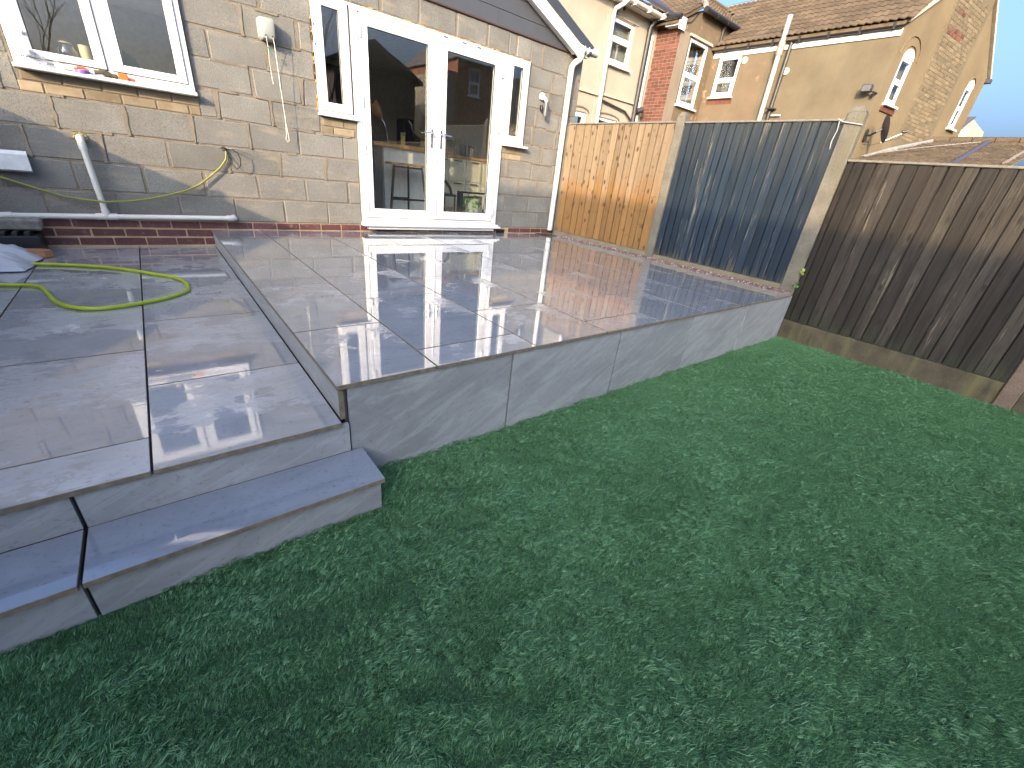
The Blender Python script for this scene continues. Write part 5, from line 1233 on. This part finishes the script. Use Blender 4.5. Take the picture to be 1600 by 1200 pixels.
# ------------------------------------------------------------------ artificial grass: tufts of blades scattered over the lawn, pile brushed over in ripples
def mat_turf():
    b = NB('turf_blade'); tint = b.n('Attribute', out='Fac', attribute_name='tint', attribute_type='INSTANCER')
    isl = b.n('NewGeometry', out='Random Per Island')
    c = b.ramp(isl, [(0, (.034, .102, .038)), (.35, (.070, .190, .071)), (.65, (.098, .245, .099)), (.92, (.13, .285, .13)), (1, (.165, .26, .13))])
    k = b.n('MapRange', {0: tint, 3: .72, 4: 1.28}); c = b.mix(1.0, c, b.n('CombineXYZ', {0: k, 1: k, 2: k}), 'MULTIPLY')
    return b.pbr(col=c, rough=.38, spec=.5)
M_turf = mat_turf()
def tuft(seed, nb=62, spread=.026):
    r_ = random.Random(seed); m = MB()
    for _ in range(nb):
        a = r_.uniform(0, 6.283); rr = spread * math.sqrt(r_.random()); bx, by = rr * math.cos(a), rr * math.sin(a)
        h = r_.uniform(.008, .0145); wd = r_.uniform(.00028, .00055); ya = r_.uniform(0, 6.283); lean = r_.uniform(.001, .011); la = r_.gauss(0, 1.2)
        wx, wy = wd * math.cos(ya), wd * math.sin(ya); lx, ly = lean * math.cos(la), lean * math.sin(la)
        m.add([(bx - wx, by - wy, -.002), (bx + wx, by + wy, -.002), (bx + wx * .9 + lx * .35, by + wy * .9 + ly * .35, h * .6), (bx - wx * .9 + lx * .35, by - wy * .9 + ly * .35, h * .6), (bx + lx, by + ly, h)], [(0, 1, 2, 3), (3, 2, 4)])
    me = m.mesh('tuft', M_turf); return me
tcol = bpy.data.collections.new('turf_tufts')
for i in range(6): tcol.objects.link(bpy.data.objects.new('tuft', tuft(i)))
rng = np.random.default_rng(5)
def vnoise(x, y, seed):
    """smooth value noise"""
    g_ = np.random.default_rng(seed).random((64, 64)); xi, yi = np.floor(x).astype(int), np.floor(y).astype(int); fx, fy = x - xi, y - yi
    fx = fx * fx * (3 - 2 * fx); fy = fy * fy * (3 - 2 * fy); G = lambda i, j: g_[i % 64, j % 64]
    return (G(xi, yi) * (1 - fx) + G(xi + 1, yi) * fx) * (1 - fy) + (G(xi, yi + 1) * (1 - fx) + G(xi + 1, yi + 1) * fx) * fy
N = 190000
x = rng.uniform(-2.55, 4.53, N); y = rng.uniform(-7.2, -3.79, N)
# thin the tufts out away from the view
d = np.hypot(x + .44, y + 5.29); view = ((x + .44) * .656 + (y + 5.29) * .755)
ok = ((y < -4.018) | (x > .055)) & ((view > .15) | (rng.random(N) < .25))
x, y = x[ok], y[ok]; n = len(x)
cx_, cy_ = x + .35, y + 6.8; rr_ = np.hypot(cx_, cy_); th_ = np.arctan2(cy_, cx_)          # the turf was brushed out in arcs
ru = th_ * 2.3 + .10 * (vnoise(x * 2.3, y * 2.3, 4) - .5); rv = rr_ + .14 * (vnoise(x * 2.1, y * 2.1, 9) - .5) + .06 * (vnoise(x * 7, y * 7, 12) - .5)
rip = np.clip((vnoise(ru * 7 + 40, rv * 13, 1) * .42 + vnoise(ru * 13 + 40, rv * 24, 2) * .42 + vnoise(ru * 30 + 40, rv * 46, 6) * .16 - .5) * 4.0, -1, 1)
big = vnoise(x * 1.7, y * 1.9, 3); patch = vnoise(x * 3.1, y * 2.6, 7)
lean = .66 + .50 * rip + .07 * (big - .5)                        # radians of tilt of the pile
ang = th_ - math.pi / 2 + .25 * (patch - .5) + rng.normal(0, .35, n); lean = lean + rng.normal(0, .08, n)
dip = 1.08 + .40 * rip
dip *= 1 - .5 * np.exp(-((x - (.018 + .10 * (y + 4.03))) / .020) ** 2) * (vnoise(y * 9, y * 0, 14) * .8 + .2)        # the join between two strips of turf
dip *= 1 - .6 * np.exp(-((x + .73) / .012) ** 2) * ((y < -4.15) & (y > -4.28))
pts = np.stack([x, y, np.full(n, ZG)], 1)
rot = np.zeros((n, 3))
ax, ay = lean * np.cos(ang), lean * np.sin(ang)                  # tilt towards (cos, sin)
rot[:, 0] = -ay; rot[:, 1] = ax; rot[:, 2] = ang + rng.normal(0, .6, n)
scl = rng.uniform(.85, 1.15, n) * dip; tint = np.clip(.5 + .22 * (big - .5) + .2 * (patch - .5) + rng.normal(0, .13, n), 0, 1)
me = bpy.data.meshes.new('artificial_grass'); me.from_pydata(pts.tolist(), [], [])
for nm, typ, key, arr in (('rot', 'FLOAT_VECTOR', 'vector', rot), ('scl', 'FLOAT', 'value', scl), ('tint', 'FLOAT', 'value', tint)):
    at = me.attributes.new(nm, typ, 'POINT'); at.data.foreach_set(key, np.ascontiguousarray(arr, dtype=np.float32).ravel())
me.materials.append(M_turf)
grass = bpy.data.objects.new('artificial_grass', me); COL.objects.link(grass)
props(grass, 'short dense green artificial grass covering the whole lawn', None, None, 'stuff')
ng = bpy.data.node_groups.new('scatter', 'GeometryNodeTree')
ng.interface.new_socket('Geometry', in_out='INPUT', socket_type='NodeSocketGeometry'); ng.interface.new_socket('Geometry', in_out='OUTPUT', socket_type='NodeSocketGeometry')
gi = ng.nodes.new('NodeGroupInput'); go = ng.nodes.new('NodeGroupOutput'); iop = ng.nodes.new('GeometryNodeInstanceOnPoints'); ci = ng.nodes.new('GeometryNodeCollectionInfo')
ci.inputs['Collection'].default_value = tcol; ci.inputs['Separate Children'].default_value = True; ci.inputs['Reset Children'].default_value = True
iop.inputs['Pick Instance'].default_value = True
def named(nm, dt):
    q = ng.nodes.new('GeometryNodeInputNamedAttribute'); q.data_type = dt; q.inputs[0].default_value = nm; return q.outputs[0]
L = ng.links.new
L(gi.outputs[0], iop.inputs['Points']); L(ci.outputs[0], iop.inputs['Instance'])
e2r = ng.nodes.new('FunctionNodeEulerToRotation'); L(named('rot', 'FLOAT_VECTOR'), e2r.inputs[0]); L(e2r.outputs[0], iop.inputs['Rotation'])
L(named('scl', 'FLOAT'), iop.inputs['Scale'])
L(iop.outputs[0], go.inputs[0])
gm = grass.modifiers.new('scatter', 'NODES'); gm.node_group = ng
